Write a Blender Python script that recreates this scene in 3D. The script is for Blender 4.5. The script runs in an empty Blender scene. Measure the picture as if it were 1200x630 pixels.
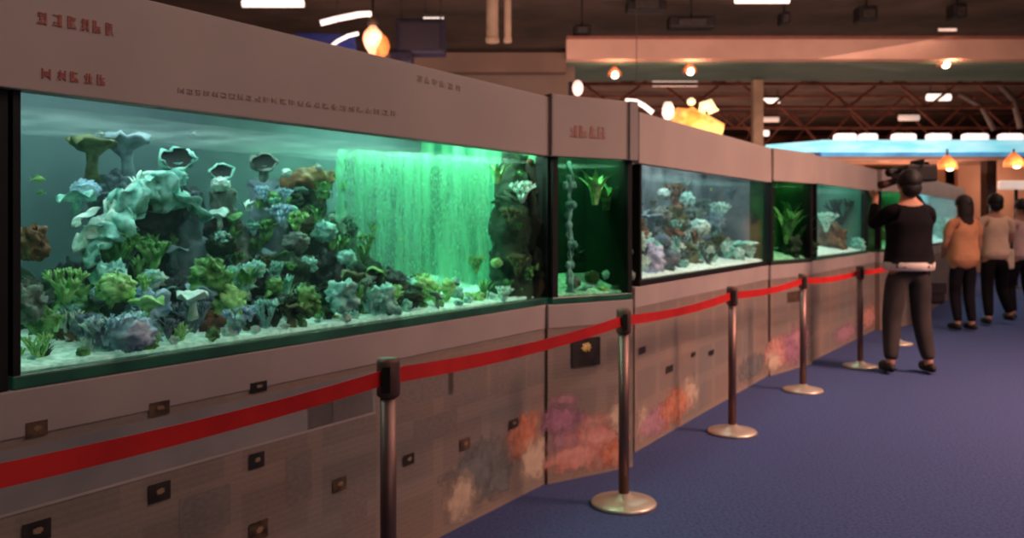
import bpy, math, random
from mathutils import Vector, Matrix, noise, Quaternion
random.seed(7)
C = bpy.context.scene.collection
PI = math.pi
CAMH, F, HOR = 1.4, 1000.0, 259.0

# ------------------------------------------------------------------ helpers
def lin(c):
    return tuple((x/255/12.92 if x/255 <= .04045 else ((x/255+.055)/1.055)**2.4) for x in c)

def P(px, py, Y):
    """world point seen at photo position px,py at distance Y"""
    return Vector(((px-600)*Y/F, Y, CAMH-(py-HOR)*Y/F))

MATS = {}
def nodes(name):
    m = bpy.data.materials.new(name); m.use_nodes = True
    nt = m.node_tree; nt.nodes.clear()
    out = nt.nodes.new('ShaderNodeOutputMaterial')
    MATS[name] = m
    return m, nt, out

def ramp(nt, fac, stops):
    r = nt.nodes.new('ShaderNodeValToRGB')
    el = r.color_ramp.elements
    el[0].position, el[0].color = stops[0][0], (*lin(stops[0][1]), 1)
    el[1].position, el[1].color = stops[-1][0], (*lin(stops[-1][1]), 1)
    for p, c in stops[1:-1]:
        e = el.new(p); e.color = (*lin(c), 1)
    nt.links.new(fac, r.inputs[0])
    return r.outputs[0]

def mat(name, c1, c2=None, scale=8, rough=.7, metal=0, bump=0, stretch=None, emis=0, lo=.35, hi=.65, detail=4, spec=.3):
    if name in MATS: return MATS[name]
    m, nt, out = nodes(name)
    b = nt.nodes.new('ShaderNodeBsdfPrincipled')
    b.inputs['Roughness'].default_value = rough
    b.inputs['Metallic'].default_value = metal
    b.inputs['Specular IOR Level'].default_value = spec
    tc = nt.nodes.new('ShaderNodeTexCoord')
    mp = nt.nodes.new('ShaderNodeMapping')
    if stretch: mp.inputs['Scale'].default_value = stretch
    nt.links.new(tc.outputs['Object'], mp.inputs[0])
    n = nt.nodes.new('ShaderNodeTexNoise'); n.inputs['Scale'].default_value = scale
    n.inputs['Detail'].default_value = detail
    nt.links.new(mp.outputs[0], n.inputs['Vector'])
    col = ramp(nt, n.outputs[0], [(lo, c1), (hi, c2 or c1)])
    nt.links.new(col, b.inputs['Base Color'])
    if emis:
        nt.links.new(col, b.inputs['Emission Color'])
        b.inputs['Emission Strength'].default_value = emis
    if bump:
        bp = nt.nodes.new('ShaderNodeBump'); bp.inputs['Strength'].default_value = bump
        bp.inputs['Distance'].default_value = .02
        nt.links.new(n.outputs[0], bp.inputs['Height'])
        nt.links.new(bp.outputs[0], b.inputs['Normal'])
    nt.links.new(b.outputs[0], out.inputs[0])
    return m

class MB:
    """collects shapes into one mesh"""
    def __init__(s): s.v = []; s.f = []
    def add(s, vs, fs):
        o = len(s.v); s.v += [tuple(v) for v in vs]; s.f += [tuple(i+o for i in f) for f in fs]; return s
    def box(s, a, b):
        x0, y0, z0 = a; x1, y1, z1 = b
        return s.add([(x0,y0,z0),(x1,y0,z0),(x1,y1,z0),(x0,y1,z0),(x0,y0,z1),(x1,y0,z1),(x1,y1,z1),(x0,y1,z1)],
                     [(0,3,2,1),(4,5,6,7),(0,1,5,4),(1,2,6,5),(2,3,7,6),(3,0,4,7)])
    def lathe(s, prof, n=20, c=(0,0,0), axis=None, cap=True):
        vs, fs = [], []
        for r, z in prof:
            for k in range(n):
                a = 2*PI*k/n; vs.append(Vector((r*math.cos(a), r*math.sin(a), z)))
        for i in range(len(prof)-1):
            for k in range(n):
                fs.append((i*n+k, i*n+(k+1) % n, (i+1)*n+(k+1) % n, (i+1)*n+k))
        if cap and prof[0][0] > 1e-4: fs.append(tuple(range(n-1, -1, -1)))
        if cap and prof[-1][0] > 1e-4: fs.append(tuple((len(prof)-1)*n+k for k in range(n)))
        if axis is not None:
            q = Vector((0,0,1)).rotation_difference(Vector(axis).normalized())
            vs = [q @ v for v in vs]
        c = Vector(c)
        return s.add([v+c for v in vs], fs)
    def tube(s, pts, rads, n=8):
        pts = [Vector(p) for p in pts]
        if not isinstance(rads, (list, tuple)): rads = [rads]*len(pts)
        vs, fs = [], []
        up = Vector((.13,.21,.97))
        for i, p in enumerate(pts):
            t = (pts[min(i+1,len(pts)-1)]-pts[max(i-1,0)]).normalized()
            a = t.cross(up)
            if a.length < .05: a = t.cross(Vector((1,0,0)))
            a.normalize(); b = t.cross(a)
            for k in range(n):
                w = 2*PI*k/n
                vs.append(p+(a*math.cos(w)+b*math.sin(w))*rads[i])
        for i in range(len(pts)-1):
            for k in range(n):
                fs.append((i*n+k, (i+1)*n+k, (i+1)*n+(k+1) % n, i*n+(k+1) % n))
        fs.append(tuple(range(n))); fs.append(tuple((len(pts)-1)*n+k for k in range(n-1,-1,-1)))
        return s.add(vs, fs)
    def ball(s, c, r, seg=16, rings=10, amp=0, fr=3, seed=0, zmin=-1):
        vs, fs = [], []
        rx, ry, rz = r if isinstance(r, (tuple, list)) else (r, r, r)
        for i in range(rings+1):
            th = PI*i/rings
            for k in range(seg):
                ph = 2*PI*k/seg
                d = Vector((math.sin(th)*math.cos(ph), math.sin(th)*math.sin(ph), math.cos(th)))
                q = 1
                if amp:
                    q += amp*noise.noise(d*fr+Vector((seed*3.7, seed*1.3, seed))) + .5*amp*noise.noise(d*fr*2.3+Vector((seed, 9, seed)))
                z = max(d.z*q, zmin)
                vs.append((c[0]+rx*d.x*q, c[1]+ry*d.y*q, c[2]+rz*z))
        for i in range(rings):
            for k in range(seg):
                fs.append((i*seg+k, (i+1)*seg+k, (i+1)*seg+(k+1) % seg, i*seg+(k+1) % seg))
        return s.add(vs, fs)
    def build(s, name, m, parent=None, smooth=False, bevel=0, kind=None, loc=None):
        me = bpy.data.meshes.new(name); me.from_pydata(s.v, [], s.f); me.update()
        if smooth:
            for p in me.polygons: p.use_smooth = True
        o = bpy.data.objects.new(name, me); C.objects.link(o)
        if m: me.materials.append(m)
        if parent: o.parent = parent
        if loc is not None: o.location = loc
        if bevel:
            b = o.modifiers.new('b', 'BEVEL'); b.width = bevel; b.segments = 2; b.limit_method = 'ANGLE'
        if kind: o['kind'] = kind
        return o

def tag(o, label, cat, group=None, kind=None):
    o['label'] = label; o['category'] = cat
    if group: o['group'] = group
    if kind: o['kind'] = kind
    return o
def thing(name, label, cat, loc=(0,0,0), rz=0, group=None, scale=1):
    o = bpy.data.objects.new(name, None); C.objects.link(o)
    o.empty_display_size = .1
    o.location = loc; o.rotation_euler = (0,0,rz); o.scale = (scale,)*3
    return tag(o, label, cat, group)
def copy_tree(o, parent=None):
    c = o.copy(); C.objects.link(c)
    if parent: c.parent = parent
    for ch in [x for x in bpy.data.objects if x.parent == o]:
        copy_tree(ch, c)
    return c

class Wall:
    """a straight run of the tank row; local x runs along it, local y goes into it"""
    def __init__(s, A, B):
        s.A = Vector(A); s.L = (Vector(B)-s.A).length
        s.u = (Vector(B)-s.A).normalized(); s.n = Vector((-s.u.y, s.u.x))
        s.rz = math.atan2(s.u.y, s.u.x)
    def t(s, px, d=0):
        k = (px-600)/F; a = s.A+s.n*d
        return (k*a.y-a.x)/(s.u.x-k*s.u.y)
    def loc(s, px, py, d=0):
        t = s.t(px, d); Y = (s.A+s.n*d+s.u*t).y
        return Vector((t, d, CAMH-(py-HOR)*Y/F)), Y
    def world(s, p):
        q = s.A+s.u*p[0]+s.n*p[1]
        return Vector((q.x, q.y, p[2]))

# ------------------------------------------------------------------ camera, world, colour
cam = bpy.data.cameras.new('camera'); co = bpy.data.objects.new('camera', cam); C.objects.link(co)
co.location = (0,0,CAMH); co.rotation_euler = (PI/2,0,0)
cam.sensor_width = 36; cam.lens = 30; cam.shift_y = -(315-HOR)/1200
cam.clip_end = 300
cam.dof.use_dof = True; cam.dof.focus_distance = 1.5; cam.dof.aperture_fstop = 5.5
bpy.context.scene.camera = co
sc = bpy.context.scene
sc.view_settings.view_transform = 'Standard'
sc.view_settings.look = 'None'
w = bpy.data.worlds.new('world'); sc.world = w; w.use_nodes = True
w.node_tree.nodes['Background'].inputs[0].default_value = (.80,.52,.42,1)
w.node_tree.nodes['Background'].inputs[1].default_value = .06
def area(name, loc, target, sx, sy, power, col, spread=None):
    l = bpy.data.lights.new(name, 'AREA'); l.shape = 'RECTANGLE'; l.size = sx; l.size_y = sy
    l.energy = power; l.color = col
    if spread: l.spread = spread
    o = bpy.data.objects.new(name, l); C.objects.link(o); o.location = loc
    d = Vector(target)-Vector(loc)
    o.rotation_euler = d.to_track_quat('-Z','Y').to_euler()
    return o
def point(name, loc, power, col, r=.1):
    l = bpy.data.lights.new(name, 'POINT'); l.energy = power; l.color = col; l.shadow_soft_size = r
    o = bpy.data.objects.new(name, l); C.objects.link(o); o.location = loc
    return o

# hall lights high under the roof, beam light, and added unseen fill lamps
area('hall_light', (4,3,7.4), (0,5,0), 10, 6, 330, (1,.74,.62))
area('hall_light', (9,12,7.4), (5,14,0), 9, 9, 360, (1,.72,.60))
area('hall_light', (6,24,6.0), (7,22,0), 14, 5, 520, (1,.66,.50))
area('beam_light', (5,21,4.6), (5,26,6.4), 22, .6, 260, (1,.66,.52))
area('roof_fill', (8,44,1.5), (8,44.01,8), 30, 20, 2600, (1,.60,.46))  # added up-facing fill, unseen, lifts the dark far ceiling
area('roof_fill', (2,14,2.6), (2,14.01,8), 20, 18, 2100, (1,.68,.58))  # same added upward fill for the nearer ceiling
area('fill_light', (6,-3,3.2), (3,8,1.0), 9, 4, 70, (1,.84,.80))  # added unseen fill from behind the camera
area('aisle_fill', (9,3,6.5), (5.5,5.5,0), 2.5, 2.5, 420, (1,.55,.42), spread=1.3)  # added unseen warm lamp, turns the carpet at right more purple

# ------------------------------------------------------------------ setting
def structure(name, mb, m, **k): return mb.build(name, m, kind='structure', **k)
carpet = mat('carpet_blue', (56,64,102), (72,80,118), scale=60, rough=.95, bump=.3, spec=.05)
fl = structure('floor', MB().box((-30,-6,-.1),(45,75,0)), carpet)
ceil_m = mat('ceiling_brown', (62,46,40), (92,70,60), scale=.5, rough=.9)
structure('ceiling', MB().box((-30,-6,8.0),(45,75,8.2)), ceil_m)
redwall = mat('back_wall_redbrown', (60,34,28), (120,70,56), scale=.8, rough=.9, stretch=(1,1,.4))
structure('wall_back', MB().box((-30,66,0),(45,66.3,8)), redwall)
brown = mat('wall_brown', (72,56,48), (84,66,56), scale=1, rough=.9)
structure('wall_left', MB().box((-24,-6,0),(-23.7,66,8)), brown)
structure('wall_right', MB().box((38,-6,0),(38.3,66,8)), brown)
structure('wall_front', MB().box((-24,-6.3,0),(38.3,-6,8)), brown)

# mezzanine edge crossing the hall
beam_m = mat('beam_pink', (176,134,118), (196,152,134), scale=.7, rough=.8)
b = P(600,52,25); top = 1.4+213*25/F; bot = 1.4+190*25/F
structure('trim_1', MB().box((1.6,25,bot),(30,25.5,top)), beam_m)
structure('trim_2', MB().box((-6,25.2,bot-.35),(1.6,25.7,top-.35)), mat('beam_shaded',(92,72,62),(106,82,70),scale=.7))  # left run of the beam, its shadow put into a darker colour
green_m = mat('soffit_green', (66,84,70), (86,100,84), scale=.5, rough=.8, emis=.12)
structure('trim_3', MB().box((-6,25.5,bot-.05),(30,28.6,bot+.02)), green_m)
structure('trim_4', MB().box((1.6,24.96,top),(30,25.4,top+.09)), mat('beam_red_line',(120,70,58),(130,80,66)))
# dim wall panel below the left end of the mezzanine
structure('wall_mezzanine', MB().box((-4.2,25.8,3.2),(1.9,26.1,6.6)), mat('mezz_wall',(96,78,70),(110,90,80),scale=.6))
# columns
colm = mat('column_beige', (150,124,104), (170,142,120), scale=2, rough=.7)
def column(px, y0, y1, wpx, Y, lab):
    a = P(px-wpx/2, y1, Y); c_ = P(px+wpx/2, y0, Y)
    tag(MB().box((a.x,Y,a.z),(c_.x,Y+.35,min(c_.z,7.99))).build('column', colm, bevel=.03), lab, 'column')
a = P(885,90,28.6)
tag(MB().box((a.x-.17,28.2,0),(a.x+.17,28.5,bot-.06)).build('column', colm, bevel=.03), 'pale beige square column rising behind the grey canopy of the third tank', 'column')
for px, lab in ((577,'left of two pale vertical pipes hanging from the ceiling'),(595,'right of two pale vertical pipes hanging from the ceiling')):
    q = P(px,50,24.0)
    r = .17 if px == 577 else .1
    MB_ = MB().lathe([(r,q.z),(r*1.15,q.z+.02),(r*1.15,q.z+.12),(r,q.z+.14),(r,7.85),(r*1.3,7.87),(r*1.3,8.0)], 16, (q.x,q.y,0))
    tag(MB_.build('hanging_pipe', colm, smooth=False), lab, 'pipe')

# roof trusses in the far hall
truss_m = mat('truss_rust', (96,52,40), (128,78,62), scale=1.5, rough=.8)
k = 0
for Y in (33,38,44,51,59):
    mb = MB(); x0, x1 = -20, 36
    zt, zb = 7.9, 6.7-(Y-33)*.045
    mb.box((x0,Y-.06,zt-.12),(x1,Y+.06,zt)); mb.box((x0,Y-.06,zb-.06),(x1,Y+.06,zb+.06))
    n = 32
    for i in range(n):
        xa = x0+(x1-x0)*i/n; xb = x0+(x1-x0)*(i+1)/n
        if i % 2: xa, xb = xb, xa
        mb.tube([(xa,Y,zb),(xb,Y,zt-.05)], .07, 6)
    tag(mb.build('roof_truss', truss_m), ['rust brown roof truss nearest the green mezzanine underside','rust brown roof truss, second behind the mezzanine beam','rust brown roof truss, middle one in the far hall','rust brown roof truss, second from the far wall of the hall','rust brown roof truss closest to the far wall'][k], 'truss', 'roof trusses over the far hall')
    k += 1
# hanging red-brown roof drapes/ducts between trusses
duct_m = mat('duct_grey', (96,84,80), (120,104,98), scale=2, rough=.6)
for (pxa,pya,pxb,pyb,Y,lab) in ((1125,110,1165,152,40,'left grey diagonal duct under the far roof at right'),(1168,95,1196,150,38,'right grey diagonal duct under the far roof at right')):
    tag(MB().tube([P(pxa,pya,Y),P((pxa+pxb)/2+6,(pya+pyb)/2-6,Y),P(pxb,pyb,Y)], .13, 10).build('ventilation_duct', duct_m, smooth=True), lab, 'duct')

# ------------------------------------------------------------------ ceiling lights
lampw = mat('tube_white', (255,228,214), (255,236,226), emis=1.6)
lampw2 = mat('tube_white_dim', (225,190,172), (232,200,184), emis=.75)
housing = mat('lamp_housing', (46,38,36), (60,50,46), rough=.6)
def tubelight(px, py, wpx, hpx, lab, z=8.0, m=None, skew=0, Y=None):
    if Y is None: Y = (z-CAMH)*F/(HOR-py)
    c = P(px,py,Y); wv = wpx*Y/F; hv = max(hpx*Y/F*.5,.05)
    t = thing('ceiling_light', lab, 'ceiling light', (c.x,c.y,c.z), skew)
    MB().box((-wv/2,-.12,hv),(wv/2,.12,hv+.12)).build('housing', housing, t, bevel=.02)
    mb = MB(); mb.tube([(-wv/2+.03,0,0),(wv/2-.03,0,0)], hv, 12); mb.build('tube', m or lampw, t, smooth=True)
    for s in (-1,1): MB().tube([(s*wv*.35,0,hv+.1),(s*wv*.35,0,max(7.99-c.z,hv+.12))], .02, 6).build('hanger', housing, t)
    return t
L = [(320,4,74,9,'bright white tube light above the long canopy at upper left'),
     (893,1,66,6,'white tube light cut by the top edge, above the mezzanine beam'),
     (508,24,26,7,'short white tube light beside the navy hanging box'),
     (791,98,54,7,'pink white tube light under the mezzanine beam, above the orange display'),
     (1044,91,58,6,'dim warm tube light under the right half of the mezzanine beam'),
     (1124,82,58,7,'bright tube light beside the star bright spot lamp'),
     (1100,114,28,8,'short bright tube light below the one with the spot lamp'),
     (1065,138,24,7,'small warm tube light low under the far roof'),
     (904,118,20,6,'upper small tube light right of the beige column'),
     (903,140,20,6,'lower small tube light right of the beige column'),
     (894,156,14,7,'lowest small tube light touching the beige column')]
for i, (px,py,wp,hp,lab) in enumerate(L):
    Y = None
    if py > 80: Y = 30+(py-82)*.35
    elif py < 30: Y = min((8-CAMH-.25)*F/(HOR-py), 24.5)
    tubelight(px,py,wp,hp,lab, m=lampw2 if i in (4,7,9,3) else lampw, Y=Y)
q = P(1110,35,24.9)
t = thing('beam_light_fitting','small pale lamp fitting fixed on the face of the mezzanine beam','lamp',(q.x,24.9,q.z))
MB().box((-.3,0,-.06),(.3,.1,.06)).build('housing', housing, t, bevel=.02); MB().box((-.27,-.04,-.04),(.27,0,.04)).build('tube', lampw2, t, bevel=.02)

# bent neon-like tubes around the lit display at upper left
def bent(pts, r, lab, Y):
    o_ = P(*pts[0],Y); t = thing('bent_light_tube', lab, 'light tube', o_)
    MB().tube([P(a,b_,Y)-o_ for a,b_ in pts], r, 10).build('tube', lampw, t, smooth=True)
    MB().tube([P(*pts[1],Y)-o_, P(*pts[1],Y)-o_+Vector((0,.02,7.99-P(*pts[1],Y).z))], .008, 6).build('hanger', housing, t)
bent([(376,27),(395,22),(420,17),(433,16),(437,24)], .075, 'bent white light tube above the peach glowing lamp', 22)
bent([(387,55),(396,48),(408,42),(420,39)], .045, 'short slanting white light tube over the blue canopy', 21)
bent([(733,118),(746,119),(755,124),(765,132)], .05, 'curved pinkish light tube above the second tank canopy', 18)

# warm display lamp (upper left)
peach = mat('lamp_peach', (255,150,100), (255,214,180), scale=3, emis=1.3)
q = P(437,48,20.5)
t = thing('pendant_lamp','peach glowing pendant lamp over the long canopy','lamp',q)
MB().lathe([(.02,-.36),(.10,-.28),(.2,-.12),(.25,.05),(.21,.2),(.1,.32),(.04,.4)],20).build('lamp_shade', peach, t, smooth=True)
MB().lathe([(.12,.36),(.14,.4),(.12,.55),(.03,.6),(.03,7.99-q.z)],14).build('cap', housing, t, smooth=True)
orange = mat('lamp_orange', (220,96,44), (255,150,80), scale=3, emis=.7)
MB().ball((.17,.08,-.1),(.22,.2,.28),14,8,.2).build('glow_shade', orange, t, smooth=True)
point('pendant_glow', q+Vector((0,-.8,0)), 60, (1,.5,.3), .3)
# blue fabric canopy and navy box
blue = mat('fabric_blue', (30,44,110), (60,66,128), scale=2, rough=.8, emis=.25)
mb = MB(); pts = [P(333,42,21),P(352,39,21.2),P(412,40,21.4),P(414,57,21),P(372,56,20.6)]
n = len(pts); vs = pts+[p+Vector((0,.5,.05)) for p in pts]
mb.add(vs, [tuple(range(n)), tuple(range(2*n-1,n-1,-1))]+[(i,(i+1)%n,(i+1)%n+n,i+n) for i in range(n)])
tag(mb.build('hanging_banner', blue), 'deep blue fabric panel hanging above the long canopy', 'banner')
navy = mat('navy_dark', (20,16,34), (34,26,46), rough=.6)
t = thing('hanging_speaker','dark navy hanging loudspeaker box right of the peach lamp','speaker',P(492,50,21.5))
MB().box((-.62,0,-.25),(.62,.7,.62)).build('cabinet', navy, t, bevel=.05)
MB().box((-.75,-.02,-.5),(-.2,.5,-.2)).build('horn', navy, t, bevel=.04)
MB().box((-.5,-.02,-.15),(.5,0,.5)).build('grille', mat('grille',(28,22,34),(44,36,48),scale=60), t)
z_ = 7.99-t.location.z
for s in (-.5,.5): MB().tube([(s,.3,.6),(s,.3,z_)], .025, 6).build('hanger', housing, t)
# dark gear over the beam
dark = mat('gear_dark', (26,20,20), (38,30,28), rough=.6)
for (px,py,wp,hp,lab) in ((757,6,46,18,'large black gear box above the mezzanine beam'),(810,27,54,14,'flat black gear box just above the mezzanine beam'),
                    (682,36,20,12,'small black gear box left of the two spot lamps'),(919,22,10,14,'tiny black gear box above the beam, right of the column'),
                    (1015,17,22,18,'grey black gear box above the middle of the beam'),(1122,14,16,18,'black gear box above the right part of the beam')):
    Y = 25.3; c = P(px,py,Y); wv = wp*Y/F/2; hv = hp*Y/F/2
    t = thing('stage_fixture', lab, 'fixture', c)
    MB().box((-wv,-.2,-hv),(wv,.3,min(hv,7.9-c.z))).build('body', dark, t, bevel=.05)
    MB().box((-wv*.6,-.26,-hv*.6),(wv*.6,-.2,hv*.5)).build('lens_hood', housing, t, bevel=.02)
    MB().tube([(0,0,min(hv,7.9-c.z)-.05),(0,0,7.99-c.z)], .03, 6).build('hanger', dark, t)
# spot lamps under the beam
star = mat('spot_hot', (255,236,210), (255,244,228), emis=4)
for (px,py,Y,lab) in ((720,86,25.6,'left spot lamp hanging under the mezzanine beam'),(808,82,25.6,'right spot lamp hanging under the mezzanine beam'),(1106,74,25.6,'bright spot lamp under the right part of the mezzanine beam'),
                      (1110,193,19.5,'glowing orange shaded spot lamp under the blue lit sign'),(1188,190,19.5,'red orange shaded spot lamp at the right edge under the blue lit sign')):
    c = P(px,py,Y)
    t = thing('spot_lamp', lab, 'spot lamp', c)
    sm = mat('spot_shade',(150,96,66),(170,110,80),emis=.2) if Y > 20 else orange
    MB().lathe([(.16,-.02),(.22,-.1),(.2,.04),(.1,.16),(.05,.22)],16).build('shade', sm, t, smooth=True)
    MB().ball((0,-.12,-.06),.12 if Y > 20 else .09,14,8).build('bulb', star, t, smooth=True)
    zz = (bot-c.z-.04) if Y > 20 else 3.05-c.z
    MB().tube([(0,0,.2),(0,0,max(zz,.25))], .025, 6).build('stem', housing, t)
    point('spot_glow', c+Vector((0,-.5,-.1)), 40 if Y > 20 else 30, (1,.55,.32), .15)
c = P(677,103,15)
t = thing('wall_lamp','pinkish oval lamp just above the canopy left of the second tank','lamp',c)
MB().ball((0,0,0),(.095,.09,.14),16,10).build('globe', mat('globe_pink',(255,206,190),(255,220,206),emis=1.1), t, smooth=True)
MB().box((-.16,.02,-.14),(-.06,.14,.12)).build('bracket', dark, t, bevel=.02)
MB().tube([(0,.05,-.12),(0,.05,-c.z)],.03,8).build('pole', dark, t)

# glowing orange-and-yellow display above the third tank
flame = mat('display_flame', (236,120,50), (255,214,120), scale=2.2, emis=.95, lo=.4, hi=.6)
cream = mat('display_cream', (255,232,160), (255,244,200), scale=3, emis=1.1)
pinkw = mat('display_pinkwhite', (255,214,196), (255,226,210), scale=3, emis=1.2)
t = thing('lit_sculpture','orange and cream glowing sculpted display behind the third tank canopy','sculpture',P(812,165,14))
o_ = Vector(t.location); 
def rel(px,py,Y=14): return P(px,py,Y)-o_
MB().tube([rel(790,134),rel(805,140),rel(822,147),rel(846,153)], [.12,.19,.2,.12], 12).build('body', flame, t, smooth=True)
MB().tube([rel(806,128),rel(812,136),rel(826,144)], [.09,.12,.1], 10).build('body_crest', flame, t, smooth=True)
MB().ball(rel(783,130),(.1,.1,.15),14,10,.15).build('head', pinkw, t, smooth=True)
MB().tube([rel(822,133),rel(824,124),rel(832,122),rel(837,128),rel(830,131)], [.06,.08,.09,.08,.05], 10).build('plume', cream, t, smooth=True)
MB().ball(rel(810,119),(.07,.07,.06),12,8,.2).build('tip', cream, t, smooth=True)
MB().tube([rel(815,150),Vector((0,0,-o_.z))], .06, 8).build('stand', dark, t)
point('sculpture_glow', P(815,140,13.6), 14, (1,.6,.3), .2)

# ------------------------------------------------------------------ far booth with the blue lit sign
BY = 21.5
neon = mat('neon_cyan', (120,214,236), (176,236,248), scale=1.2, emis=.66, stretch=(1,1,4))
neonb = mat('neon_blue', (60,120,170), (84,160,200), scale=1.2, emis=.6)
tanw = mat('booth_tan', (150,104,80), (176,128,100), scale=.6, rough=.8)
x0 = P(962,0,BY).x
t = thing('exhibition_booth','tan exhibition booth at the far right under the blue lit sign','booth',(x0,BY,0))
zt, zb = CAMH+(HOR-167)*BY/F, CAMH+(HOR-187)*BY/F
MB().box((0,.5,0),(.2,5,zb)).build('side_wall', tanw, t)
for i,(xa,xb,m_) in enumerate(((.2,1.9,tanw),(3.0,4.15,tanw),(4.5,8.5,mat('booth_tan_light',(176,130,108),(196,150,128),scale=.6)))):
    MB().box((xa,2.0,0),(xb,2.2,zb)).build('back_panel', m_, t)
MB().box((0,4.9,0),(9,5,zb)).build('rear_wall', mat('booth_brown',(92,50,34),(130,72,44),scale=.8), t)
MB().box((-.02,0,zb),(9,5,zb+.08)).build('roof', tanw, t)
MB().box((4.35,.3,0),(4.6,.6,zb)).build('pillar', mat('booth_dark',(40,24,20),(60,34,26)), t)
s = thing('lit_sign','long cyan glowing sign band running along the top of the far booth','sign',(x0,BY,zb+.08))
MB().box((-.03,-.12,.1),(9,0,zt-zb-.02)).build('light_band', neon, s, bevel=.02)
MB().box((-.03,-.1,-.0),(9,0,.1)).build('lower_band', neonb, s)
MB().add([(-1.25,.4,.12),(0,-.1,.1),(0,-.1,.4),(-1.25,.4,.33),(-1.25,.5,.12),(0,0,.1),(0,0,.4),(-1.25,.5,.33)],[(0,1,2,3),(4,7,6,5),(0,4,5,1),(3,2,6,7),(1,5,6,2),(0,3,7,4)]).build('light_band', neon, s)
MB().add([(-1.25,.4,-.14),(0,-.1,-.22),(0,-.1,.1),(-1.25,.4,.12),(-1.25,.5,-.14),(0,0,-.22),(0,0,.1),(-1.25,.5,.12)],[(0,1,2,3),(4,7,6,5),(0,4,5,1),(3,2,6,7),(1,5,6,2),(0,3,7,4)]).build('side_band', mat('band_navy',(40,60,110),(60,84,140),emis=.4), s)
point('booth_glow', (x0+2.6,BY+1.0,2.4), 50, (1,.50,.26), .4)  # added point lamps without fittings, warm up the booth panels
point('booth_glow', (x0+5.5,BY+1.0,2.4), 45, (1,.62,.42), .4)
area('sign_glow', (x0+4,BY-.3,zb-.2),(x0+4,BY-2,0),7,.3,40,(.5,.85,1))
wl = [(993,30,'leftmost'),(1020,24,'second from left'),(1062,32,'third from left'),(1103,32,'fourth from left'),(1146,34,'fifth from left'),(1188,32,'rightmost')]
for px, wp, nm in wl:
    c = P(px,160,BY+.5); hw = wp*(BY+.5)/F/2
    t = thing('light_box', f'white light box on top of the blue lit sign, {nm} of its row', 'light box', (c.x,BY+.5,zt+.02), 0, 'white light boxes above the blue sign')
    MB().box((-hw*.85,0,.04),(hw*.85,.3,.27)).build('diffuser', mat('lightbox_white',(255,226,232),(255,240,240),emis=.9), t, bevel=.07)
    MB().box((-hw,0,-.45),(hw,.3,.04)).build('base', dark, t)
c = P(1188,217,18)
t = thing('counter_sign','short white light bar on a pole behind the people at right','sign',(c.x,18,0))
MB().box((-.3,-.05,c.z-.09),(.6,.1,c.z+.1)).build('light_panel', mat('white_sign',(240,214,200),(250,226,214),emis=.5), t, bevel=.03)
MB().tube([(0.05,0,0),(0.05,0,c.z)], .035, 8).build('pole', dark, t)
MB().lathe([(.2,0),(.2,.02),(.04,.04)],16).build('base', dark, t)

# ------------------------------------------------------------------ aquarium row
fas_m = mat('fascia_board', (166,146,138), (180,158,148), scale=1.2, rough=.6)
def clad_material(name, shift):
    m, nt, out = nodes(name)
    b = nt.nodes.new('ShaderNodeBsdfPrincipled'); b.inputs['Roughness'].default_value = .6
    b.inputs['Specular IOR Level'].default_value = .25
    tc = nt.nodes.new('ShaderNodeTexCoord'); sp = nt.nodes.new('ShaderNodeSeparateXYZ')
    nt.links.new(tc.outputs['Object'], sp.inputs[0])
    cb = nt.nodes.new('ShaderNodeCombineXYZ')
    nt.links.new(sp.outputs[0], cb.inputs[0]); nt.links.new(sp.outputs[2], cb.inputs[1])
    br = nt.nodes.new('ShaderNodeTexBrick'); br.offset = 0
    br.inputs['Color1'].default_value = (*lin((164,146,136)),1); br.inputs['Color2'].default_value = (*lin((164,146,136)),1)
    br.inputs['Mortar'].default_value = (*lin((176,156,144)),1)
    br.inputs['Scale'].default_value = 1; br.inputs['Brick Width'].default_value = .37; br.inputs['Row Height'].default_value = .26
    br.inputs['Mortar Size'].default_value = .045; br.inputs['Mortar Smooth'].default_value = .4
    nt.links.new(cb.outputs[0], br.inputs['Vector'])
    wv = nt.nodes.new('ShaderNodeTexWave'); wv.bands_direction = 'Z'; wv.inputs['Scale'].default_value = 14; wv.inputs['Distortion'].default_value = 6; wv.inputs['Detail Scale'].default_value = 6
    nt.links.new(tc.outputs['Object'], wv.inputs[0])
    mr = nt.nodes.new('ShaderNodeMapRange'); mr.inputs[3].default_value = .90; mr.inputs[4].default_value = 1.02
    nt.links.new(wv.outputs[0], mr.inputs[0])
    mx = nt.nodes.new('ShaderNodeMix'); mx.data_type = 'RGBA'; mx.blend_type = 'MULTIPLY'; mx.inputs[0].default_value = 1
    nt.links.new(br.outputs[0], mx.inputs[6]); nt.links.new(mr.outputs[0], mx.inputs[7])
    no = nt.nodes.new('ShaderNodeTexNoise'); no.inputs['Scale'].default_value = 1.4
    nt.links.new(tc.outputs['Object'], no.inputs[0])
    c2 = ramp(nt, no.outputs[0], [(.3,(208,194,186)),(.7,(184,190,194))])
    m2 = nt.nodes.new('ShaderNodeMix'); m2.data_type = 'RGBA'; m2.blend_type = 'MULTIPLY'; m2.inputs[0].default_value = 1
    nt.links.new(mx.outputs[2], m2.inputs[6]); nt.links.new(c2, m2.inputs[7])
    nt.links.new(m2.outputs[2], b.inputs['Base Color'])
    nt.links.new(b.outputs[0], out.inputs[0])
    return m
clad_m = clad_material('cladding_print', 0)
ledge_m = mat('ledge_board', (150,134,130), (164,146,140), scale=2, rough=.6)
black = mat('frame_black', (14,14,13), (24,22,20), rough=.5)
greenrail = mat('rail_green', (30,66,54), (44,92,72), scale=5, rough=.25, emis=.08)
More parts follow.
